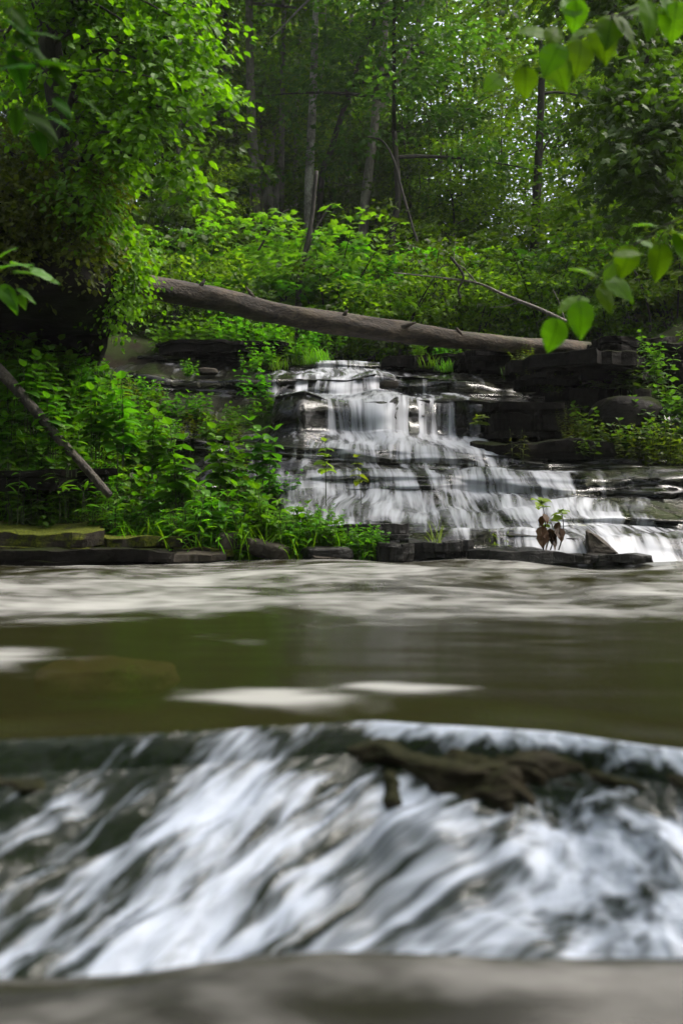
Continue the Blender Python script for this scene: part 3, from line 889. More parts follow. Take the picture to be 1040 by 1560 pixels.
# left outcrop
RL = [('big mossy rock overhang high on the left bank', 50, 452, 9.3, (1.8, 2.4, .5), .1, 'rock_bank'),
      ('mossy nose of rock hanging beside the end of the log', 140, 425, 9.6, (.6, 1.3, .5), .0, 'rock_moss'),
      ('dark rock wall deep inside the hollow under the overhang', -50, 510, 10.7, (2.3, 1.2, 1.6), .0, 'rock_bank'),
      ('layered dark rock under the nose of the overhang', 120, 515, 10.5, (.6, .8, .6), .2, 'rock_bank'),
      ('low dark ledge below the leaning grey log', 50, 735, 8.75, (1.2, .6, .16), .05, 'rock_bank'),
      ('long dark layered ledge with a bush on top left of the upper falls', 345, 535, 14.5, (1.6, .9, .16), .0, 'rock_bank')]
for i, (lab, px, py, Y, dm, r, mt) in enumerate(RL):
    rock_thing('rock_outcrop' if i < 4 else 'rock_shelf', lab, W(px, py, Y), dm, 120 + i * 3, mt, r, boxy=3.4 if i < 4 else 6, n=46, layers=0 if i < 4 else .06, rough=.17 if i < 4 else .12)
rock_thing('sunken_stone', 'flat orange brown stone lying under the shallow water at left', W(165, 990, 2.95) + np.array([0, 0, -.085]), (.36, .30, .10), 77, 'rock_orange', .1, boxy=3, rough=.3)

# ------------------------------------------------------------------ logs and dead branches
def spline(pts, n):
    p = np.array(pts, float)
    t = np.linspace(0, len(p) - 1, n)
    out = []
    for a in t:
        i = min(int(a), len(p) - 2)
        u = a - i
        p0, p1, p2, p3 = p[max(i - 1, 0)], p[i], p[i + 1], p[min(i + 2, len(p) - 1)]
        out.append(0.5 * (2 * p1 + (p2 - p0) * u + (2 * p0 - 5 * p1 + 4 * p2 - p3) * u * u + (3 * p1 - p0 - 3 * p2 + p3) * u ** 3))
    return np.array(out)


lp = spline([W(120, 418, 10.9), W(210, 433, 11.3), W(320, 453, 11.8), W(457, 483, 12.3), W(640, 510, 12.9), W(794, 525, 13.5), W(1075, 540, 15.2)], 70)
lr = np.interp(np.linspace(0, 1, 70), [0, .15, .45, .65, .85, 1], [.122, .126, .136, .138, .112, .065])
root = empty('fallen_log', lp[35], 'long bare fallen log spanning the stream above the waterfall', 'log')
mb = MB().tube(lp - lp[35], lr, 24, wob=.32)
obj('trunk', mb.mesh('log_trunk', M['log']), root)
for px, py, Y, dx, dz in [(520, 487, 12.45, .05, .08), (702, 512, 13.0, -.04, .07), (395, 468, 12.0, -.10, .16), (610, 500, 12.7, .12, .05), (300, 446, 11.65, .06, .10)]:
    a = W(px, py, Y) - lp[35]
    kn = MB().tube([a, a + [dx, -.02, dz], a + [dx * 1.6, -.03, dz * 1.5]], [.035, .025, .012], 7)
    obj('branch_stub', kn.mesh('branch_stub', M['log']), root)

lg = spline([W(-10, 555, 8.35), W(25, 592, 8.3), W(90, 668, 8.2), W(130, 712, 8.15), W(168, 755, 8.1)], 30)
o = obj('dead_log', MB().tube(lg - lg[15], np.linspace(.055, .028, 30), 12, wob=.45).mesh('dead_log', M['deadwood'])); o.location = lg[15]
tag(o, 'weathered grey log leaning down the left bank among the herbs', 'log')

b0 = W(750, 440, 13.0)
mb = MB()
def bpath(pts, r0, r1, n=16, Y=13.0, seg=6):
    q = spline([W(p[0], p[1], p[2] if len(p) > 2 else Y) for p in pts], n) - b0
    mb.tube(q, np.linspace(r0, r1, n), seg)
bpath([(862, 490), (820, 470), (770, 450), (730, 432), (690, 425), (600, 415)], .030, .007, 24)
bpath([(725, 430), (708, 410), (692, 396), (694, 362)], .010, .004)
bpath([(745, 440), (758, 445), (764, 432)], .008, .003)
bpath([(790, 460), (770, 466), (745, 468)], .008, .003)
bpath([(838, 478), (825, 486), (818, 492)], .008, .003)
bpath([(860, 488), (852, 462), (842, 440)], .010, .003)
o = obj('dead_branch', mb.mesh('dead_branch', M['dead_pale'])); o.location = b0
tag(o, 'pale bare dead branch sticking up over the right part of the log', 'branch')
mb = MB()
bpath([(686, 391), (697, 405), (706, 422), (698, 440), (702, 455)], .018, .014)
o = obj('crooked_branch', mb.mesh('crooked_branch', M['bark_dark'])); o.location = b0
tag(o, 'short crooked black branch hanging above the pale dead branch', 'branch')

# ------------------------------------------------------------------ leaf clouds
def unit(v):
    return v / (np.linalg.norm(v, axis=-1, keepdims=True) + 1e-9)


def spray_leaves(mb, centers, dirs, n, rad, thick, size, tmpl, r, up=0.45, droop=0.25, szv=0.3):
    """Each centre gets a flat, layered spray of n leaves spread along its direction."""
    m = len(centers)
    c = np.repeat(np.asarray(centers, float), n, 0)
    d = np.repeat(unit(np.asarray(dirs, float)), n, 0)
    rad = np.repeat(np.broadcast_to(rad, (m,)), n)[:, None]
    a = r.uniform(-1, 1, (m * n, 1)); b = r.normal(0, .45, (m * n, 1)) * (1 - .5 * np.abs(a))
    side = unit(np.cross(d, [0, 0, 1.0]) + 1e-6)
    upv = np.cross(side, d)
    pos = c + rad * (a * d + b * side) + upv * r.normal(0, thick, (m * n, 1)) - np.array([0, 0, 1.0]) * droop * rad * (a.clip(0) ** 2 + b ** 2)
    ld = unit(d * (.6 + .4 * a) + side * np.sign(b) * r.uniform(.3, 1.2, (m * n, 1)) + r.normal(0, .35, (m * n, 3)) + [0, 0, -.25])
    nr = unit(np.array([0, 0, 1.0]) + r.normal(0, up, (m * n, 3)))
    mb.leaves(tmpl, pos, ld, nr, size * (1 + szv * r.uniform(-1, 1, m * n)))


def crown_mesh(name, base, top, rad, nsprays, nleaf, size, mat, tmpl, seed, shape='round', spray=.7, limbs=None, thick=.07, up=.45):
    """Crown round the z axis from base to top. Returns crown mesh and limb paths."""
    r = np.random.default_rng(seed)
    nl = limbs or 14
    paths, cen, dr = [], [], []
    for i in range(nl):
        t = (i + .5) / nl
        z0 = base + (top - base) * t * .9
        az = i * 2.4 + r.uniform(-.5, .5)
        pr = {'round': math.sin(math.pi * min(.15 + t * .85, 1)) ** .6, 'cone': 1.05 - t * .8, 'wide': 1 - .5 * t * t}[shape]
        ln = rad * pr * r.uniform(.75, 1.15) + .15
        rise = ln * r.uniform(.05, .5) * (.4 + t)
        d = np.array([math.cos(az), math.sin(az), 0])
        q = [np.array([0, 0, z0]) + d * ln * s + np.array([0, 0, rise * s ** .7 - .12 * ln * s * s]) for s in np.linspace(0, 1, 7)]
        paths.append((q, t))
        k = max(2, int(nsprays / nl * (.5 + pr * .7)))
        for _ in range(k):
            s = r.uniform(.22, 1.0) ** .75
            p = np.array(q[0]) + d * ln * s + np.array([0, 0, rise * s ** .7 - .12 * ln * s * s])
            off = r.normal(0, .30, 3) * ln * (.35 + .5 * s); off[2] *= .45
            cen.append(p + off)
            dr.append(d * .9 + r.normal(0, .55, 3) * [1, 1, .25] + off * .4)
    mb = MB()
    spray_leaves(mb, cen, dr, nleaf, spray * r.uniform(.6, 1.3, len(cen)), thick, size, tmpl, r, up=up)
    return mb.mesh(name, mat, False), paths


def trunk_mesh(name, path, r0, r1, mat, limbs=(), lr=.03, seg=10):
    mb = MB()
    n = len(path)
    mb.tube(path, r0 + (r1 - r0) * np.linspace(0, 1, n) ** .8, seg, wob=.22)
    for q, t in limbs:
        mb.tube(q, np.linspace(lr * (1.2 - .7 * t), lr * .15, len(q)), 5, cap=False)
    return mb.mesh(name, mat, True)


# ---- shared crowns for forest trees
CR = []
for i, (mat, sh) in enumerate([('leaf_canopy', 'round'), ('leaf_cool', 'wide'), ('leaf_canopy', 'wide'), ('leaf_bright', 'round')]):
    CR.append(crown_mesh('tall_crown', 0.0, 12.0, 3.9, 130, 60, .20, M[mat], LEAF4, 200 + i, sh, spray=1.15, limbs=20, thick=.14))
SUB = []
for i, (mat, sh) in enumerate([('leaf_canopy', 'wide'), ('leaf_cool', 'wide'), ('leaf_maple', 'round'), ('leaf_dark', 'wide')]):
    SUB.append(crown_mesh('low_crown', 0.0, 6.5, 2.5, 130, 58, .145, M[mat], LEAF4, 230 + i, sh, spray=.8, limbs=20, thick=.08))


SPC = crown_mesh('sparse_crown', 0.0, 10.0, 3.4, 66, 40, .17, M['leaf_canopy'], LEAF4, 260, 'round', spray=1.0, limbs=18, thick=.12)


def wobble(x0, y0, z0, z1, lean, n, amp, seed):
    t = np.linspace(0, 1, n)
    return np.stack([lean[0] * t + amp * fbm(t * 3, 0 * t + seed, o=2, seed=seed), lean[1] * t + amp * fbm(t * 3 + 9, 0 * t + seed, o=2, seed=seed), (z1 - z0) * t], -1)


# ---- trees whose trunks one can see; trunks run as traced, in metres
def traced_tree(name, label, pts, Y, w, mat, crown, crown_at, crown_scale=1.0, extra=(), group=None, rz=0.0, rootdrop=True):
    """pts: trunk line from foot to top; w: thickness in photo px at Y."""
    P = [W(px, py, Y) for px, py in pts]
    foot = P[0].copy()
    g = surf1(foot[0], foot[1]) - .1
    if rootdrop and foot[2] > g:
        P = [np.array([foot[0] + (P[0][0] - P[1][0]) * .1, foot[1], g])] + P
    org = P[0]
    q = spline(P, 26) - org
    r0 = w / F * Y / 2
    root = empty(name, org, label, 'tree', group)
    limbs = []
    mb = MB().tube(q, np.linspace(r0 * 1.12, r0 * .62, 26), 12, wob=.25)
    for e, ew in extra:
        qe = spline([W(a, b, Y + (c if len(_) else 0)) for a, b, c, *_ in [(*x, 0, 0) if len(x) == 2 else (*x, 0) for x in e]], 14) - org
        mb.tube(qe, np.linspace(ew / F * Y / 2, ew / F * Y / 5, 14), 8, wob=.2)
    if crown is not None:
        me, paths = crown
        c0 = np.array(crown_at) - org
        cs = crown_scale
        for pth, t in paths[::2]:
            c, s_ = math.cos(rz), math.sin(rz)
            qq = np.array(pth) * cs
            qq = np.stack([qq[:, 0] * c - qq[:, 1] * s_, qq[:, 0] * s_ + qq[:, 1] * c, qq[:, 2]], -1) + c0
            mb.tube(qq, np.linspace(.05 * cs, .01, len(qq)), 5, cap=False)
        co = obj('crown', me, root)
        co.location = c0; co.scale = (cs, cs, cs); co.rotation_euler = (0, 0, rz)
        mb.tube([q[-1], c0 + [0, 0, .5 * cs], c0 + [0, 0, 5 * cs], c0 + [0, 0, 11 * cs * (1 if crown in CR else .5)]], [r0 * .6, r0 * .55, r0 * .3, r0 * .1], 8)
    obj('trunk', mb.mesh('trunk', M[mat]), root)
    return root


def up(px, py, Y, dz=0.0, dx=0.0):
    p = W(px, py, Y); p[2] += dz; p[0] += dx
    return p


traced_tree('forest_tree', 'straight smooth grey trunk, thickest on the dark slope behind the log', [(389, 305), (386, 250), (383, 180), (380, 60), (379, -60)], 24, 17, 'bark_grey', CR[0], up(379, 20, 24), .9)
traced_tree('forest_tree', 'slim grey trunk just right of the thickest straight trunk', [(428, 290), (429, 200), (431, 100), (433, -40)], 26, 10, 'bark_grey', CR[1], up(433, 10, 26), .85, rz=1)
traced_tree('forest_tree', 'pale mottled trunk with patches of lichen running to the top edge', [(470, 300), (473, 220), (477, 130), (480, 40), (482, -60)], 22, 14, 'bark_pale', CR[2], up(484, -60, 22), .9, extra=[([(478, -8), (455, 14), (425, 45), (411, 57)], 4), ([(482, 150), (494, 90), (496, 20), (493, -30)], 2.5)], rz=2)
traced_tree('forest_tree', 'dark slanting trunk leaning right behind the pale mottled trunk', [(488, 290), (505, 225), (530, 145), (552, 80), (590, -20), (610, -80)], 23, 9, 'bark_dark', CR[0], up(612, -90, 23), .8, rz=3)
traced_tree('forked_tree', 'grey trunk that forks into two stems above the bright maple bush', [(553, 350), (560, 270), (570, 195), (576, 130), (585, 60), (590, -50)], 22, 15, 'bark_grey', CR[2], up(592, -60, 22), .85, extra=[([(574, 170), (592, 148), (610, 110), (628, 60), (645, 0)], 10)], rz=1.4)
traced_tree('forest_tree', 'thin dark trunk right of the forked grey trunk', [(622, 300), (622, 190), (632, 110), (640, -30)], 25, 9, 'bark_dark', CR[1], up(640, 0, 25), .8, rz=.5)
traced_tree('forest_tree', 'short dark trunk showing behind the right side of the bright maple bush', [(598, 400), (598, 350), (606, 300), (600, 200)], 21, 13, 'bark_dark', SUB[1], up(600, 250, 21), 1.0)
traced_tree('forest_tree', 'thin brown trunk in the shade left of the straight grey trunk', [(272, 310), (272, 220), (274, 120), (275, -20)], 21, 8, 'bark_grey', SUB[0], up(275, -110, 21), 1.0, rz=2)
traced_tree('forest_tree', 'dim wide trunk standing deep in the shade left of the thickest trunk', [(325, 300), (334, 220), (340, 120), (345, -40)], 28, 13, 'bark_dark', CR[3], up(345, 0, 28), .9, rz=.2)
traced_tree('forest_tree', 'black trunk in front of the bright sky gaps on the right', [(812, 420), (816, 330), (820, 240), (824, 150), (826, 40)], 23, 15, 'bark_dark', SUB[0], up(826, 150, 23), .8, extra=[([(820, 245), (835, 215), (860, 195), (885, 200)], 4), ([(821, 210), (842, 198), (862, 185)], 4)], rz=1)
traced_tree('young_tree', 'thin dark arching sapling right of the forked trunk', [(640, 400), (628, 345), (612, 290), (600, 245), (583, 215), (560, 208)], 19, 4.5, 'bark_dark', None, None)
traced_tree('young_tree', 'thin dark sapling stem rising at the right edge behind the log', [(988, 530), (990, 490), (982, 450), (960, 400), (930, 360)], 16, 4, 'bark_dark', None, None)
traced_tree('young_tree', 'short bare sapling beside the far end of the log', [(957, 530), (957, 490), (958, 440), (955, 360)], 17, 4, 'bark_dark', None, None)
traced_tree('young_tree', 'slender dark stem under the bright maple bush above the log', [(455, 440), (466, 380), (475, 330), (482, 260)], 17.5, 9, 'bark_dark', None, None, extra=[([(463, 395), (480, 350), (505, 310)], 5)])
traced_tree('young_tree', 'slanting thin stem left of the bright maple bush', [(380, 420), (400, 370), (425, 330), (440, 318)], 17.5, 4, 'bark_dark', None, None)
for lab, pts, Y, w_, m_, cs, rz in [
        ('slim pale grey trunk between the thin brown trunk and the dim wide one', [(300, 300), (303, 200), (305, 100), (309, -40)], 27, 7, 'bark_grey', .7, 1),
        ('slim grey trunk leaning slightly left between the thickest trunk and the dim wide one', [(362, 290), (358, 200), (352, 100), (344, -40)], 30, 8, 'bark_grey', .8, 2),
        ('slim pale trunk between the slim grey trunk and the mottled one', [(450, 280), (452, 180), (456, 80), (458, -40)], 29, 7, 'bark_pale', .8, 3),
        ('slim grey trunk close to the right of the slanting dark trunk', [(528, 330), (530, 220), (534, 110), (536, -40)], 28, 8, 'bark_grey', .8, 4),
        ('thin grey trunk standing right of the thin dark trunk', [(668, 380), (670, 280), (676, 160), (680, -40)], 27, 7, 'bark_grey', .8, 5)]:
    traced_tree('forest_tree', lab, pts, Y, w_, m_, SPC, up(pts[-1][0], -20, Y), cs, rz=rz)
# weathered stump on the slope
P = W(400, 300, 25.5)
mb = MB()
for dx, w_, h_ in [(-.15, .16, 1.5), (.12, .18, 1.9), (.32, .10, 1.2)]:
    q = spline([np.array([dx, 0, -.8]), np.array([dx + .06, 0, h_ * .5]), np.array([dx + .22, .05, h_])], 8)
    mb.tube(q, np.linspace(w_, .03, 8), 8, wob=.4)
o = obj('broken_stump', mb.mesh('broken_stump', M['bark_grey'])); o.location = P
tag(o, 'splintered leaning grey stump between the straight trunk and the slim trunk', 'stump')

# ---- forest trees without a traced trunk (copies)
def tree_kind(name, label, crown, h, mat, group, scale=1.0):
    root = empty(name, (0, 0, 0), label, 'tree', group)
    me, paths = crown
    c = obj('crown', me, root); c.location = (0, 0, h)
    tp = wobble(0, 0, -.3, h + (10 if crown in CR else 5), (.2, .1), 14, .25, len(name) + int(h * 3))
    tp[:, 2] -= .3
    tp[:, :2] -= tp[0, :2]
    r0 = .17 if crown in CR else .07
    lim = [([p + np.array([0, 0, h]) for p in q], t) for q, t in paths]
    obj('trunk', trunk_mesh('trunk', tp, r0, r0 * .3, M[mat], lim, .05 if crown in CR else .025), root)
    return Kind(root)


K1 = tree_kind('forest_tree', 'tall leafy tree in the deep forest far behind the log', CR[0], 5.0, 'bark_dark', 'tall trees in the far forest')
K2 = tree_kind('forest_tree', 'tall leafy tree in the deep forest far behind the log', CR[1], 4.0, 'bark_dark', 'tall trees in the far forest')
K3 = tree_kind('forest_tree', 'tall leafy tree in the deep forest far behind the log', CR[2], 4.5, 'bark_dark', 'tall trees in the far forest')
S1 = tree_kind('understory_tree', 'small layered green tree on the forest slope behind the log', SUB[0], 1.0, 'bark_dark', 'small trees behind the log')
S2 = tree_kind('understory_tree', 'small layered green tree on the forest slope behind the log', SUB[1], 1.2, 'bark_dark', 'small trees behind the log')
S3 = tree_kind('understory_tree', 'small layered green tree on the forest slope behind the log', SUB[2], 1.0, 'bark_dark', 'small trees behind the log')
S4 = tree_kind('understory_tree', 'small layered green tree on the forest slope behind the log', SUB[3], 0.8, 'bark_dark', 'small trees behind the log')
r = np.random.default_rng(5)
def pl(kind, x, y, s=1.0, dz=0.0, **k):
    kind.place((x, y, surf1(x, y) - .05 + dz), r.uniform(0, 6.28), s, **k)

# far tall trees, fewer on the right where the sky shows
for i in range(34):
    y = r.uniform(32, 66)
    x = r.uniform(-.42, .40) * y + (-1.5)
    if x / y > .08 and x / y < .27: continue
    pl([K1, K2, K3][i % 3], x, y, r.uniform(.85, 1.25))
K4 = tree_kind('airy_tree', 'airy light crowned tree with sky showing through it on the right', SPC, 2.5, 'bark_dark', 'airy trees before the sky gaps')
for px, Y, s_ in [(560, 27, .95), (612, 25, .9), (655, 27, 1.0), (705, 25, .85), (505, 31, 1.0), (680, 30, .9), (760, 27, .9), (850, 34, 1.0), (905, 28, .85), (960, 33, 1.0), (800, 40, 1.2), (720, 44, 1.3), (1010, 27, .9), (890, 46, 1.3), (620, 40, 1.1)]:
    K4.place((wx(px, Y), Y, float(ground(wx(px, Y), Y)) - .1), px * .37, s_)
KA = tree_kind('streamside_tree', 'unseen tall tree added beside the near pool to shade the water', CR[0], 5.5, 'bark_dark', 'added shade trees round the near pool')  # stand out of view, added so their crowns dim the near water
for x, y, s_ in [(-8.5, -3, 1.05), (7.5, -5, 1.1), (-1.0, -9, 1.2), (-10, 4, 1.0), (10, 3, 1.0), (4, -12, 1.2), (-6, -11, 1.2)]:
    KA.place((x, y, float(ground(x, y)) - .1), x * 1.7, s_)
# small trees filling the mid distance
for i, (px, Y, s, k) in enumerate([(250, 20, .5, 3), (310, 19, .4, 0), (345, 29, .9, 3), (400, 29, 1.1, 3), (470, 30, 1.2, 1), (520, 27, .9, 0), (210, 24, 1.2, 0), (160, 20, 1.1, 3),
                                   (640, 24, .9, 1), (690, 22, .7, 0), (740, 25, .6, 1), (800, 24, .5, 0), (860, 26, .55, 2), (900, 22, .5, 0), (950, 24, .6, 1), (1010, 21, .8, 3), (1060, 20, 1.1, 0),
                                   (620, 33, 1.1, 0), (1040, 30, 1.4, 1), (560, 25, .8, 1), (1120, 24, 1.3, 3), (1150, 17, 1.0, 0), (100, 27, 1.4, 0), (20, 23, 1.3, 3), (-60, 18, 1.2, 0),
                                   (440, 38, 1.7, 0), (330, 36, 1.7, 3), (540, 40, 1.7, 2),  (230, 40, 1.8, 1)]):
    pl([S1, S2, S3, S4][k], wx(px, Y), Y, s)

# ---- bushes
def bush_kind(name, label, cat, H, R, ns, nl, size, mat, tmpl, seed, group, spray=.5, stems=6, up_=.4, thick=.05):
    root = empty(name, (0, 0, 0), label, cat, group)
    rr = np.random.default_rng(seed)
    mb, lm = MB(), MB()
    cen, dr = [], []
    for i in range(stems):
        az = i * 2.4 + rr.uniform(-.4, .4)
        d = np.array([math.cos(az), math.sin(az), 0])
        ln = R * rr.uniform(.45, 1.0)
        hh = H * rr.uniform(.6, 1.0)
        q = np.array([d * ln * s ** 1.4 + np.array([0, 0, hh * (s - .22 * s * s) / .78]) for s in np.linspace(0, 1, 8)])
        mb.tube(q, np.linspace(.022, .005, 8) * H / 2.5, 5, cap=False)
        for _ in range(ns // stems):
            s = rr.uniform(.25, 1.05)
            p = d * ln * s ** 1.4 + np.array([0, 0, hh * (s - .22 * s * s) / .78])
            off = rr.normal(0, .38, 3) * R * np.array([1, 1, .4])
            cen.append(p + off); dr.append(d * .6 + off / R + rr.normal(0, .3, 3) * [1, 1, .2])
    cen = np.array(cen); cen[:, 2] = np.maximum(cen[:, 2], .1)
    spray_leaves(lm, cen, dr, nl, spray * rr.uniform(.6, 1.3, len(cen)), thick, size, tmpl, rr, up=up_)
    obj('stems', mb.mesh('stems', M['twig']), root)
    obj('foliage', lm.mesh('foliage', M[mat], False), root)
    return Kind(root)


BM = bush_kind('maple_bush', 'bright green maple bush in the centre behind the log', 'bush', 3.2, 1.9, 70, 30, .17, 'leaf_maple', LEAFM, 301, 'maple bushes behind the log', spray=.6, stems=8, up_=.3)
BS = bush_kind('shrub', 'small leaved green shrub in the thicket behind the log', 'shrub', 2.3, 1.5, 70, 46, .085, 'leaf_canopy', LEAFO, 303, 'shrubs behind the log', spray=.5, stems=8)
BC = bush_kind('shrub', 'cool green broad leaved shrub in the thicket behind the log', 'shrub', 2.0, 1.4, 60, 34, .12, 'leaf_cool', LEAFO, 305, 'broad leaved shrubs behind the log', spray=.5, stems=8)
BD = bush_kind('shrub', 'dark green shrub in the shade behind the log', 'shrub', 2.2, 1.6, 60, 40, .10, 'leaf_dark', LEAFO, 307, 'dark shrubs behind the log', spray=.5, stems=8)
for px, Y, s, lab in [(500, 18.0, .98, 'bright green maple bush standing tallest in the centre behind the log'), (420, 18.6, .85, 'lower bright maple bush left of the tallest one, over the log'), (565, 18.8, .80, 'bright maple bush at the right shoulder of the tallest one'),
                      (300, 17.5, .75, 'dim maple bush above the left part of the log'), (690, 19.5, .8, 'shaded maple bush behind the crooked black branch'), (930, 18.5, .85, 'maple bush on the right behind the hanging leaves')]:
    pl(BM, wx(px, Y), Y, s, label=lab)
for k, (px, Y, s) in enumerate([(260, 16, .8), (340, 16.3, .7), (600, 17, .9), (650, 18, 1.1), (720, 17.5, 1.0), (780, 18.5, 1.1), (830, 17, .9), (880, 18, 1.1), (930, 16.8, .9), (980, 17.5, 1.1), (1030, 16.5, 1.1), (1080, 17, 1.2), (750, 20, 1.3), (860, 20.5, 1.4), (980, 20, 1.4), (620, 20.5, 1.1), (1050, 19, 1.4), (210, 18.5, 1.2)]):
    pl([BS, BC, BS, BD][k % 4], wx(px, Y), Y, s)
for k, (px, Y, s) in enumerate([(240, 19, 1.0), (180, 17.5, 1.0), (390, 21, 1.0), (520, 22, 1.0), (460, 21, .9), (350, 20.5, .9), (590, 21.5, .9)]):
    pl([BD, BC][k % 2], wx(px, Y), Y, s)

# forest-floor cover on the slopes (uncountable)
rr = np.random.default_rng(77)
yy = 15.5 + 22 * rr.random(30000) ** 1.3
xx = rr.uniform(-.42, .45, 30000) * yy
cl = fbm(xx * .6, yy * .6, o=3, seed=12)
kp = cl > -.12
xx, yy = xx[kp], yy[kp]
zz = surf(xx, yy) + rr.random(len(xx)) ** 1.5 * .45
mb = MB()
mb.leaves(LEAF4, np.stack([xx, yy, zz], -1), np.stack([rr.normal(0, 1, len(xx)), rr.normal(-.3, 1, len(xx)), rr.normal(-.1, .3, len(xx))], -1), unit(np.array([0, 0, 1.0]) + rr.normal(0, .4, (len(xx), 3))), .12 * rr.uniform(.6, 1.5, len(xx)))
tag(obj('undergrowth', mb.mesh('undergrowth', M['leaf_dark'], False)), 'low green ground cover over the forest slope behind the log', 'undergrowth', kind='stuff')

# ------------------------------------------------------------------ near left tree with bright leaves
def leafy_tree(name, label, trunk_pts, TY, tw, targets, size, mat, tmpl, seed, nleaf=26, spray=.28, barkm='bark_dark', cat='tree'):
    rr = np.random.default_rng(seed)
    P = [W(px, py, TY) for px, py in trunk_pts]
    org = P[0]
    q = spline(P, 24) - org
    root = empty(name, org, label, cat)
    mb, lm = MB(), MB()
    r0 = tw / F * TY / 2
    mb.tube(q, np.linspace(r0 * 1.15, r0 * .75, 24), 14, wob=.3)
    cen, dr = [], []
    for (tx_, ty_, tY) in targets:
        e = W(tx_, ty_, tY) - org
        i0 = int(np.argmin(np.abs(q[:, 2] - (e[2] + rr.uniform(-.2, .5)))))
        s0 = q[i0]
        ln = np.linalg.norm(e - s0)
        mid = (s0 + e) / 2 + np.array([rr.normal(0, .08), rr.normal(0, .08), .13]) * ln
        pth = spline([s0, mid, e], 12)
        mb.tube(pth, np.linspace(.018 * min(ln, 2), .003, 12), 5, cap=False)
        for _ in range(max(3, int(ln / .22))):
            s = rr.uniform(.35, 1.05)
            k = min(int(s * 11), 11)
            d = pth[-1] - pth[-4]
            p = pth[k] + rr.normal(0, .10, 3) * [1, 1, .7]
            cen.append(p); dr.append(unit(d) + rr.normal(0, .5, 3) * [1, 1, .4])
        cen.append(pth[-1]); dr.append(pth[-1] - pth[-3] - [0, 0, .05])
    spray_leaves(lm, cen, dr, nleaf, spray * rr.uniform(.7, 1.3, len(cen)), .04, size, tmpl, rr, up=.55, droop=.5)
    obj('trunk', mb.mesh('trunk', M[barkm]), root)
    obj('crown', lm.mesh('crown', M[mat], False), root)
    return root


rr = np.random.default_rng(21)
tg = [(335, 150, 7.2), (318, 118, 7.4), (290, 165, 7.3), (325, 62, 7.6), (290, 40, 7.8), (250, 120, 7.4), (275, 262, 7.5), (285, 275, 7.6), (235, 200, 7.6), (230, 60, 7.8), (190, 20, 8), (300, 10, 8.0), (340, 24, 8.4), (265, 80, 8), (300, 95, 7.6)]
for _ in range(40):
    tg.append((rr.uniform(-60, 225), rr.uniform(-60, 270), rr.uniform(7.2, 9.8)))
for _ in range(9):
    tg.append((rr.uniform(130, 310), rr.uniform(-50, 110), rr.uniform(7.4, 9.0)))
for _ in range(8):
    tg.append((rr.uniform(120, 190), rr.uniform(260, 370), rr.uniform(7.8, 9.3)))
tg = [(a, b, max(c, 9.1)) if 20 < a < 150 and 10 < b < 250 else (a, b, c) for a, b, c in tg]
leafy_tree('leafy_tree', 'dark trunked tree with bright green hanging leaves filling the upper left', [(120, 420), (108, 300), (98, 200), (82, 110), (70, 0), (60, -120), (50, -260)], 8.6, 36, tg, .066, 'leaf_bright', LEAFO, 401, nleaf=34, spray=.27)
tg = [(rr.uniform(-60, 175), rr.uniform(245, 405), rr.uniform(8.0, 9.2)) for _ in range(84)]
leafy_tree('outcrop_shrub', 'tangled small leaved shrub growing on the mossy rock overhang', [(60, 360), (55, 330), (50, 290), (45, 240)], 9.2, 8, tg, .05, 'leaf_olive', LEAFO, 403, nleaf=40, spray=.24, cat='shrub')
tg = [(rr.uniform(150, 208), rr.uniform(385, 490), rr.uniform(8.8, 9.5)) for _ in range(26)]
leafy_tree('hanging_shrub', 'yellow green trailing plant draped over the nose of the overhang', [(185, 395), (180, 380), (178, 365)], 9.2, 6, tg, .045, 'leaf_grass', LEAFO, 405, nleaf=36, spray=.20, cat='plant')
# dark layered tree on the right
tg = [(rr.uniform(900, 1090), rr.uniform(90, 330), rr.uniform(9, 12)) for _ in range(34)] + [(rr.uniform(760, 1060), rr.uniform(-60, 100), rr.uniform(10, 13)) for _ in range(24)]
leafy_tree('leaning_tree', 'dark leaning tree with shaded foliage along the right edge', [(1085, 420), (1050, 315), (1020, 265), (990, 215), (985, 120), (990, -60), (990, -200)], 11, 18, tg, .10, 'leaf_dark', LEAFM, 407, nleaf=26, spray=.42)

# ------------------------------------------------------------------ near branches with big leaves
BL = [big_leaf(.46, .10, .016, 26, .22, .10, s) for s in range(3)]
CL = [big_leaf(.26, .0, .010, 22, .25, .12, 5)]


def near_branch(name, label, twigs, leaves, mat, shapes, twig_mat='twig'):
    org = W(*twigs[0][0][0])
    root = empty(name, org, label, 'branch')
    mb = MB()
    for pts, r0, r1 in twigs:
        q = spline([W(*p) for p in pts], 18) - org
        mb.tube(q, np.linspace(r0, r1, 18), 6)
    for i, (px, py, Y, L_, ang, face) in enumerate(leaves):
        lm = MB()
        p = W(px, py, Y) - org
        d = np.array([math.cos(math.radians(ang)), rr.uniform(-.3, .3), math.sin(math.radians(ang))])
        n = np.array([rr.uniform(-.3, .3), -face, math.sqrt(max(0, 1 - face * face)) + .05]) + rr.normal(0, .12, 3)
        lm.leaves(shapes[i % len(shapes)], [p], [d], [n], rr.uniform(.85, 1.25) * L_ / F * Y)
        sh_ = shapes[i % len(shapes)][0]
        obj('leaf', mesh_np('leaf', lm.v[0], lm.f[0], M[mat], True, attrs={'across': sh_[:, 0], 'along': sh_[:, 1]}), root)
        st = d / np.linalg.norm(d) * .025
        mb.tube([p - st, p - st * .4, p + st * .3], [.0011, .001, .0008], 5)
    obj('twig', mb.mesh('twig', M[twig_mat]), root)
    return root


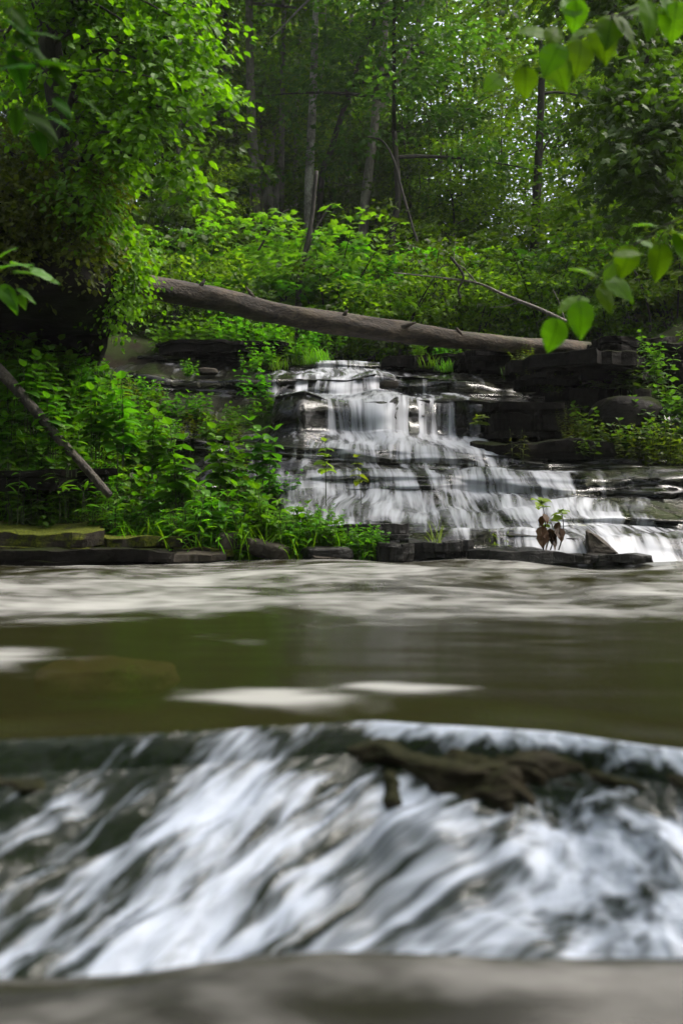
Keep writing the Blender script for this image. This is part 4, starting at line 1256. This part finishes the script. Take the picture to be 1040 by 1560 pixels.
M['leaf_near'] = leaf_mat('leaf_near', (0.040, 0.125, 0.004), (0.070, 0.185, 0.006), 0.5, rough=.55, veins=True, spec=.15)
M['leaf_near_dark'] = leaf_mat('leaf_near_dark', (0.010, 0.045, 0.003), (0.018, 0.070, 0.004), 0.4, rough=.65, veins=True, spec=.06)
near_branch('leafy_branch', 'low hanging twig with big round green leaves in front of the log',
            [([(1075, 315, 3.0), (1010, 345, 3.0), (950, 385, 3.0), (905, 425, 3.0), (878, 462, 3.0)], .004, .0015)],
            [(848, 492, 3.0, 50, -105, .95), (882, 466, 2.95, 42, -80, .92), (888, 455, 3.05, 44, -160, .35), (915, 440, 3.0, 44, -60, .8), (930, 428, 3.0, 42, -40, .75), (905, 420, 2.95, 42, 150, .3), (940, 400, 3.0, 38, -130, .6), (958, 380, 2.95, 40, -100, .95),
             (1004, 378, 3.0, 48, -85, .95), (975, 368, 3.05, 44, -20, .45), (1022, 350, 3.0, 50, -30, .4), (1000, 345, 3.0, 42, 160, .4), (940, 388, 2.9, 44, 10, .4), (1035, 360, 3.0, 46, -70, .8)], 'leaf_near', BL)
near_branch('leafy_branch', 'overhead twig with big green leaves across the upper right corner',
            [([(1090, -30, 3.1), (1000, 0, 3.1), (930, 28, 3.1), (880, 50, 3.1), (838, 80, 3.1)], .004, .0015), ([(905, 38, 3.1), (868, 60, 3.1), (850, 30, 3.1), (845, -20, 3.1)], .002, .001)],
            [(800, 108, 3.1, 46, -90, .9), (842, 92, 3.1, 46, -65, .85), (850, 72, 3.05, 40, -120, .8), (884, 66, 3.1, 44, -95, .9), (915, 42, 3.1, 48, -75, .9), (900, 45, 3.0, 40, -160, .5), (822, 85, 3.1, 40, 180, .35), (830, 52, 3.15, 46, 165, .7), (872, 20, 3.1, 40, 100, .8),
             (878, 5, 3.1, 40, -90, .9), (940, 28, 3.1, 46, -40, .6), (960, 18, 3.1, 48, 10, .6), (985, 5, 3.05, 44, -80, .8), (930, 30, 3.1, 44, -100, .8), (800, 96, 3.15, 36, 200, .3), (760, 118, 3.2, 30, -140, .9), (838, 60, 3.0, 38, 60, .8), (1010, -2, 3.1, 44, -50, .7), (1030, 10, 3.1, 46, -100, .7)], 'leaf_near', BL)
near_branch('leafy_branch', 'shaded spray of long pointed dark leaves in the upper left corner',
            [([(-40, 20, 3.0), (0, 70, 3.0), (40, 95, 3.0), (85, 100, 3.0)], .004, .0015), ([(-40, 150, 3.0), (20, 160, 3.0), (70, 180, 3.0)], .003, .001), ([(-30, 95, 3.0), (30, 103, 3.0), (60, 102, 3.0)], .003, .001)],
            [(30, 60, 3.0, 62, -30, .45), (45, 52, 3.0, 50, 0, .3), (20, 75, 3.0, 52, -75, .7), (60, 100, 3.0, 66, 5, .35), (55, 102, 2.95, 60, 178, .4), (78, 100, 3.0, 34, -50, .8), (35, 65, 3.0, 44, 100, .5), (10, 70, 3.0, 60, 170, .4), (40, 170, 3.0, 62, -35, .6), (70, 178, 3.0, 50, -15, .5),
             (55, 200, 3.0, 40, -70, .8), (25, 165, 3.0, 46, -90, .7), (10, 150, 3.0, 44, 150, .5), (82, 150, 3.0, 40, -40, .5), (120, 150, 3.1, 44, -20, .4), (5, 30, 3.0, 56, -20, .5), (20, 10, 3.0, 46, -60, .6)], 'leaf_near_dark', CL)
near_branch('leafy_branch', 'fan of toothed green leaflets entering at the left edge below the overhang',
            [([(-60, 380, 4.0), (-20, 405, 4.0), (10, 425, 4.0), (20, 432, 4.0)], .003, .0015)],
            [(-5, 410, 4.0, 46, 20, .4), (20, 415, 4.0, 55, 5, .35), (45, 412, 4.0, 40, -10, .4), (0, 435, 4.0, 44, -50, .5), (25, 440, 4.0, 40, -25, .45), (12, 438, 4.0, 40, -75, .7), (0, 392, 4.0, 36, 40, .4), (30, 448, 4.0, 26, -70, .7), (15, 400, 4.1, 40, -5, .3)], 'leaf_herb', CL)

# ------------------------------------------------------------------ herbs
def herb(name, label, cat, group, H, nodes, size, mat, tmpl, seed, stems=3, spread=.12, opp=2, dirz=-.05, lean=.15, basebare=.12):
    r2 = np.random.default_rng(seed)
    root = empty(name, (0, 0, 0), label, cat, group)
    mb, lm = MB(), MB()
    for s in range(stems):
        az = r2.uniform(0, 6.28)
        h = H * r2.uniform(.65, 1.05)
        b = np.array([math.cos(az), math.sin(az), 0]) * spread * r2.uniform(0, 1)
        ln = np.array([math.cos(az), math.sin(az), 0]) * lean * h * r2.uniform(.2, 1.4)
        q = np.array([b + ln * t * t + np.array([0, 0, h * t]) for t in np.linspace(0, 1, 8)])
        q[0, 2] -= .05
        mb.tube(q, np.linspace(.0045, .002, 8) * (H / .6) ** .5, 5, cap=False)
        P, D, SZ = [], [], []
        for i in range(nodes):
            t = basebare + (1 - basebare) * (i + .5) / nodes
            p = b + ln * t * t + np.array([0, 0, h * t])
            for k in range(opp):
                a = i * 1.57 + k * 6.283 / opp + r2.uniform(-.35, .35)
                P.append(p); D.append([math.cos(a), math.sin(a), dirz + .9 * (t > .93) + r2.normal(0, .18)])
                SZ.append(size * (1.1 - .55 * t ** 3) * r2.uniform(.75, 1.2))
        lm.leaves(tmpl, P, D, unit(np.array([0, 0, 1.0]) + r2.normal(0, .25, (len(P), 3))), SZ)
    obj('stems', mb.mesh('stems', M['stem']), root)
    obj('leaves', lm.mesh('leaves', M[mat], False), root)
    return Kind(root)


def tuft(name, label, cat, group, n, length, width, mat, seed, spread=.08):
    r2 = np.random.default_rng(seed)
    root = empty(name, (0, 0, 0), label, cat, group)
    lm = MB()
    v, f = [], []
    for i in range(n):
        az = r2.uniform(0, 6.28); ln = length * r2.uniform(.5, 1.1)
        d = np.array([math.cos(az), math.sin(az), 0]); sd = np.array([-d[1], d[0], 0])
        b = np.append(r2.normal(0, spread, 2), -.02)
        out = r2.uniform(.2, .9)
        m = 6
        pts = [b + d * ln * out * t ** 1.6 + np.array([0, 0, ln * (t - .35 * out * t ** 2.5)]) for t in np.linspace(0, 1, m)]
        ws = width * np.sin(np.pi * (.25 + .75 * np.linspace(0, 1, m))) ** .8 * .5
        vv = np.concatenate([[p - sd * w, p + sd * w] for p, w in zip(pts, ws)])
        ff = [(2 * k, 2 * k + 1, 2 * k + 3, 2 * k + 2) for k in range(m - 1)]
        lm.add(vv, np.array(ff))
    obj('blades', lm.mesh('blades', M[mat], True), root)
    return Kind(root)


LB = 'on the left bank'
H1 = herb('broadleaf_herb', 'tall broad leaved green herb in the dense growth on the left bank', 'herb', 'broad leaved herbs on the left bank', .62, 7, .13, 'leaf_herb', LEAFO, 501, stems=4)
H2 = herb('lance_leaf_plant', 'plant with long narrow bamboo like leaves on the left bank', 'plant', 'narrow leaved plants on the left bank', .42, 6, .17, 'leaf_grass', LEAFL, 503, stems=6, spread=.16, opp=1, dirz=.25, lean=.4)
H3 = tuft('grass_clump', 'bright green grass clump in the growth on the left bank', 'grass', 'grass clumps on the left bank', 55, .36, .012, 'leaf_grass', 505)
H4 = herb('bushy_herb', 'low bushy small leaved herb on the left bank', 'herb', 'small leaved herbs on the left bank', .38, 9, .065, 'leaf_herb', LEAFO, 507, stems=11, spread=.22, lean=.3)
H5 = herb('dark_herb', 'herb with dark drooping leaves on the left bank', 'herb', 'dark herbs on the left bank', .55, 7, .10, 'leaf_dark', LEAFO, 509, stems=5, spread=.15, dirz=-.5)
H6 = herb('toothed_herb', 'fresh green herb with whorled pointed leaves on the left bank', 'herb', 'whorled herbs on the left bank', .5, 5, .14, 'leaf_maple', LEAFL, 511, stems=4, opp=4, dirz=.05)
r = np.random.default_rng(9)
cnt = 0
for i in range(4000):
    x = r.uniform(-3.6, .25); y = r.uniform(8.15, 10.8)
    px = CX + x / y * F
    if px < -60: continue
    lim = np.interp(px, [0, 130, 230, 330, 450, 520, 580], [10.8, 10.6, 9.9, 9.3, 9.0, 8.75, 8.6])
    if y > lim: continue
    z = surf1(x, y)
    py = CY - (z - CAMZ) / y * F
    if px < 300 and y < 8.5: continue
    if px < 200 and y < 8.9 and r.random() < .7: continue
    if px < 190 and py < 560: continue
    if fbm(x * 2.2, y * 2.2, o=2, seed=3) < -.22: continue
    w_ = [.24, .22, .20, .18, .08, .08]
    if px > 330: w_ = [.10, .34, .28, .16, .04, .08]
    k = r.choice(6, p=np.array(w_) / sum(w_))
    s = r.uniform(.7, 1.2)
    if px > 440: s *= .75
    [H1, H2, H3, H4, H5, H6][k].place((x, y, z - .02), r.uniform(0, 6.28), s)
    cnt += 1
    if cnt >= 420: break
for i in range(150):                        # the low fringe reaching in front of the falls
    px = r.uniform(250, 585); Y = r.uniform(8.2, 8.95)
    x = wx(px, Y)
    if Y > np.interp(px, [250, 450, 585], [8.95, 8.75, 8.45]): continue
    z = max(surf1(x, Y), .04)
    k = r.choice(5, p=[.08, .30, .34, .18, .10])
    [H1, H2, H3, H4, H6][k].place((x, Y, z - .02), r.uniform(0, 6), r.uniform(.75, 1.2) * np.interp(px, [250, 440, 585], [1.15, 1.0, .6]))
print('HERBS', cnt)
# narrow-leaved plants on the ledge at the left edge
for px, py, Y, s in [(20, 790, 8.5, 1.1), (60, 785, 8.6, .9), (100, 780, 8.5, 1.0), (140, 788, 8.45, .8), (170, 800, 8.4, .8), (8, 770, 8.6, 1.0)]:
    p = W(px, py, Y); H2.place(p, r.uniform(0, 6), s)
# tall leaves reaching in front of the left ledges
for px, py, Y, s in [(275, 770, 8.6, 1.3), (345, 760, 8.7, 1.15), (400, 740, 8.8, 1.1), (190, 700, 8.7, 1.3), (140, 690, 8.7, 1.2), (60, 640, 8.7, 1.2), (20, 620, 8.8, 1.2), (230, 720, 8.6, 1.1), (75, 690, 8.3, 1.0), (40, 650, 8.4, 1.1), (110, 720, 8.2, .8)]:
    H1.place(W(px, py, Y), r.uniform(0, 6), s)

# crest and right bank herbs
C1 = herb('crest_herb', 'light green leafy herb growing along the crest under the log', 'herb', 'herbs on the crest under the log', .55, 7, .11, 'leaf_herb', LEAFO, 521, stems=7, spread=.25, lean=.3)
C2 = tuft('crest_grass', 'bright grass tuft arching over the crest beside the top of the falls', 'grass', 'grass tufts on the crest', 70, .5, .016, 'leaf_grass', 523, .14)
C3 = herb('bank_herb', 'dim green herb growing on the dark right bank', 'herb', 'herbs on the right bank', .45, 7, .10, 'leaf_cool', LEAFO, 525, stems=6, spread=.22, lean=.35)
C4 = herb('bank_shrub', 'olive leafed tangle growing at the foot of the right bank', 'plant', 'olive plants on the right bank', .45, 9, .06, 'leaf_olive', LEAFO, 527, stems=12, spread=.3, lean=.5)
for px, py, Y, s in [(300, 528, 14.8, .9), (330, 526, 15.0, .9), (360, 525, 14.9, 1), (390, 535, 14.5, 1), (415, 540, 14.3, .9), (440, 548, 14.3, .8), (350, 528, 14.5, .8), (270, 530, 14.8, 1.0), (405, 560, 13.9, .7), (385, 570, 13.6, .6), (250, 540, 14.5, 1), (430, 530, 15.2, .9), (470, 535, 15.4, .8), (500, 535, 15.6, .8), (450, 552, 14.5, .6), (425, 552, 14.3, .7), (640, 548, 15, .6), (670, 550, 14.8, .6), (700, 552, 14.8, .5), (395, 610, 12.9, .8), (410, 640, 12.5, .7), (290, 575, 13.2, .5)]:
    C1.place(W(px, py, Y), r.uniform(0, 6), s)
for px, py, Y, s in [(475, 555, 14.5, .75), (455, 555, 14.4, .7), (490, 552, 14.8, .6), (420, 562, 14, .5), (655, 560, 14.2, .5), (680, 565, 14.0, .45), (785, 575, 13.0, .5)]:
    C2.place(W(px, py, Y), r.uniform(0, 6), s)
for i in range(40):
    px = r.uniform(880, 1090); Y = r.uniform(11.0, 13.2)
    x = wx(px, Y); p = np.array([x, Y, surf1(x, Y)])
    py = CY - (p[2] - CAMZ) / Y * F
    C3.place(p, r.uniform(0, 6), r.uniform(.6, 1.1))
for px, py, Y, s in [(960, 710, 11.1, 1), (990, 715, 11.0, 1.1), (1020, 715, 11.0, 1.1), (930, 700, 11.3, .9), (1045, 715, 11, 1.2), (905, 690, 11.5, .8), (875, 680, 11.3, .6), (800, 590, 12.1, .5), (850, 600, 12.0, .6), (790, 560, 12.6, .6), (860, 655, 11.7, .6)]:
    C4.place(W(px, py, Y), r.uniform(0, 6), s)
for px, py, Y, s in [(960, 600, 12, 1.0), (1000, 590, 12, 1.0), (1020, 640, 11.5, 1.1), (985, 660, 11.3, 1), (1040, 670, 11.3, 1), (940, 650, 11.5, .8), (1000, 560, 12.6, 1.0), (970, 690, 11.2, .9)]:
    C3.place(W(px, py, Y), r.uniform(0, 6), s)

for i in range(60):
    px = r.uniform(215, 430); Y = r.uniform(9.6, 12.6)
    x = wx(px, Y); z = surf1(x, Y); py = CY - (z - CAMZ) / Y * F
    if py < 500 or fbm(x * 1.3, Y * 1.3, o=2, seed=8) < -.1: continue
    (C1 if i % 3 else C4).place((x, Y, z - .02), r.uniform(0, 6), r.uniform(.45, .8))
for i in range(26):
    px = r.uniform(150, 260); Y = r.uniform(9.6, 13.0)
    x = wx(px, Y)
    (C1 if i % 4 else C4).place((x, Y, surf1(x, Y) - .02), r.uniform(0, 6), r.uniform(.55, .9))
# single plants one can point to
def single(kind, label, p, s=1.0, rz=0.0):
    kind.place(p, rz, s)
    kind.root['label'] = label


single(herb('yellow_sapling', '', 'plant', None, .62, 5, .10, 'leaf_yellow', LEAFO, 541, stems=1, opp=3, basebare=.45), 'thin yellowish sapling in front of the falls, left one of two', W(497, 762, 8.5), 1.05)
single(herb('yellow_sapling', '', 'plant', None, .55, 5, .09, 'leaf_yellow', LEAFO, 543, stems=1, opp=3, basebare=.5), 'thin yellowish sapling in front of the falls, nearer the middle of the water', W(560, 782, 8.5), 1.0)
single(tuft('grass_clump', '', 'grass', None, 14, .35, .010, 'leaf_yellow', 545, .04), 'sparse yellow grass tuft on the wet stone at the foot of the falls', W(665, 838, 8.35), 1.0)
single(herb('small_plant', '', 'plant', None, .22, 4, .07, 'leaf_yellow', LEAFL, 547, stems=3, opp=2), 'tiny yellowish plant on the low rocks left of the wilted plant', W(752, 838, 8.4), .9)
single(herb('ledge_plant', '', 'plant', None, .4, 6, .09, 'leaf_olive', LEAFL, 549, stems=3, opp=2), 'small olive plant on the ledge at the right side of the falls', W(790, 700, 10.9), 1.0)
single(herb('wall_plant', '', 'plant', None, .2, 4, .11, 'leaf_yellow', LEAFO, 551, stems=2, opp=2), 'little yellow leafed plant on the rock wall beside the right hand fall', W(716, 650, 11.7), 1.0)
# wilted plant: two stems, fresh tops, brown lower leaves
o0 = W(838, 838, 8.35)
root = empty('wilted_plant', o0, 'plant with fresh yellow green tops and wilted brown lower leaves standing in the water', 'plant')
sb, fl, wl = MB(), MB(), MB()
r2 = np.random.default_rng(12)
for dx, h in [(-.06, .42), (.07, .34), (.0, .25)]:
    q = np.array([[dx + .03 * math.sin(t * 3) + dx * .3 * t, .02 * t, h * t] for t in np.linspace(0, 1, 8)])
    sb.tube(q, np.linspace(.006, .003, 8), 6)
    nt_ = 9 if h > .3 else 3
    a = r2.uniform(0, 6.28, nt_)
    fl.leaves(LEAFO, np.repeat(q[-1:], nt_, 0) - np.stack([0 * a, 0 * a, r2.uniform(0, .07, nt_)], -1), np.stack([np.cos(a), np.sin(a), r2.uniform(-.2, .4, nt_)], -1), unit(np.array([0, -.3, 1.0]) + r2.normal(0, .2, (nt_, 3))), r2.uniform(.07, .12, nt_))
    a = r2.uniform(0, 6.28, 6)
    hh = r2.uniform(.3, .75, 6)
    wl.leaves(LEAFO, np.stack([dx + 0 * a, 0 * a, h * hh], -1), np.stack([np.cos(a) * .5, np.sin(a) * .5 - .2, -1 + 0 * a], -1), unit(np.stack([np.cos(a), np.sin(a) - .5, .4 + 0 * a], -1)), r2.uniform(.09, .15, 6))
obj('stems', sb.mesh('stems', M['twig']), root)
obj('leaves', fl.mesh('leaves', M['leaf_yellow'], False), root)
w_ = obj('wilted_leaves', wl.mesh('wilted_leaves', M['leaf_wilted'], False), root)
w_['label'] = 'wilted brown hanging leaves'

# ------------------------------------------------------------------ haze
hm, hnt, hout = new_mat('haze')
pv = N(hnt, 'VolumePrincipled', Density=0.0006, Anisotropy=0.3)
pv.inputs['Color'].default_value = (0.9, 0.93, 0.9, 1)
L(hnt, pv.outputs[0], hout.inputs['Volume'])
hx, hy0, hy1, hz0, hz1 = 165, -45, 205, -3, 75
hv = [(x, y, z) for x in (-hx, hx) for y in (hy0, hy1) for z in (hz0, hz1)]
hf = [(0, 1, 3, 2), (4, 6, 7, 5), (0, 4, 5, 1), (2, 3, 7, 6), (0, 2, 6, 4), (1, 5, 7, 3)]
tag(obj('haze', mesh_np('haze', hv, hf, hm, False)), 'thin moist air between the trees of the forest', 'haze', kind='stuff')

# ------------------------------------------------------------------ light, sky, camera
w = bpy.data.worlds.new('World')
SC.world = w
w.use_nodes = True
nt = w.node_tree
bg = nt.nodes['Background']
sky = nt.nodes.new('ShaderNodeTexSky')
sky.sky_type = 'NISHITA'
sky.sun_disc = False
SUN_EL, SUN_AZ = math.radians(56), math.radians(82)      # azimuth clockwise from +Y
sky.sun_elevation = SUN_EL
sky.sun_rotation = SUN_AZ
sky.dust_density = 8.0
sky.air_density = 1.0
sky.ozone_density = 0.6
hs_ = nt.nodes.new('ShaderNodeHueSaturation')        # thin overcast: paler than clear sky
hs_.inputs['Saturation'].default_value = 0.55
nt.links.new(sky.outputs[0], hs_.inputs['Color'])
nt.links.new(hs_.outputs[0], bg.inputs['Color'])
bg.inputs['Strength'].default_value = 0.15
sd_ = bpy.data.lights.new('sun', 'SUN')
sd_.energy = 0.9
sd_.angle = math.radians(32)
sd_.color = (1.0, 0.97, 0.92)
so = bpy.data.objects.new('sun', sd_)
COL.objects.link(so)
dv = Vector((math.sin(SUN_AZ) * math.cos(SUN_EL), math.cos(SUN_AZ) * math.cos(SUN_EL), math.sin(SUN_EL)))
so.rotation_euler = dv.to_track_quat('Z', 'Y').to_euler()

cam = bpy.data.cameras.new('camera')
co = bpy.data.objects.new('camera', cam)
COL.objects.link(co)
co.location = (0, 0, CAMZ)
co.rotation_euler = (math.radians(90), 0, 0)
cam.sensor_fit = 'HORIZONTAL'
cam.sensor_width = 24
cam.lens = 35
cam.clip_start = 0.05
cam.clip_end = 600
cam.dof.use_dof = True
cam.dof.focus_distance = 11.5
cam.dof.aperture_fstop = 2.3
SC.camera = co
SC.view_settings.view_transform = 'Standard'
SC.view_settings.look = 'None'
SC.view_settings.exposure = 1.55
SC.view_settings.gamma = 1.0
SC.cycles.max_bounces = 8
SC.cycles.diffuse_bounces = 4
SC.cycles.glossy_bounces = 3
SC.cycles.transmission_bounces = 4
SC.cycles.transparent_max_bounces = 12
SC.cycles.use_denoising = True
SC.cycles.caustics_reflective = False
SC.cycles.caustics_refractive = False
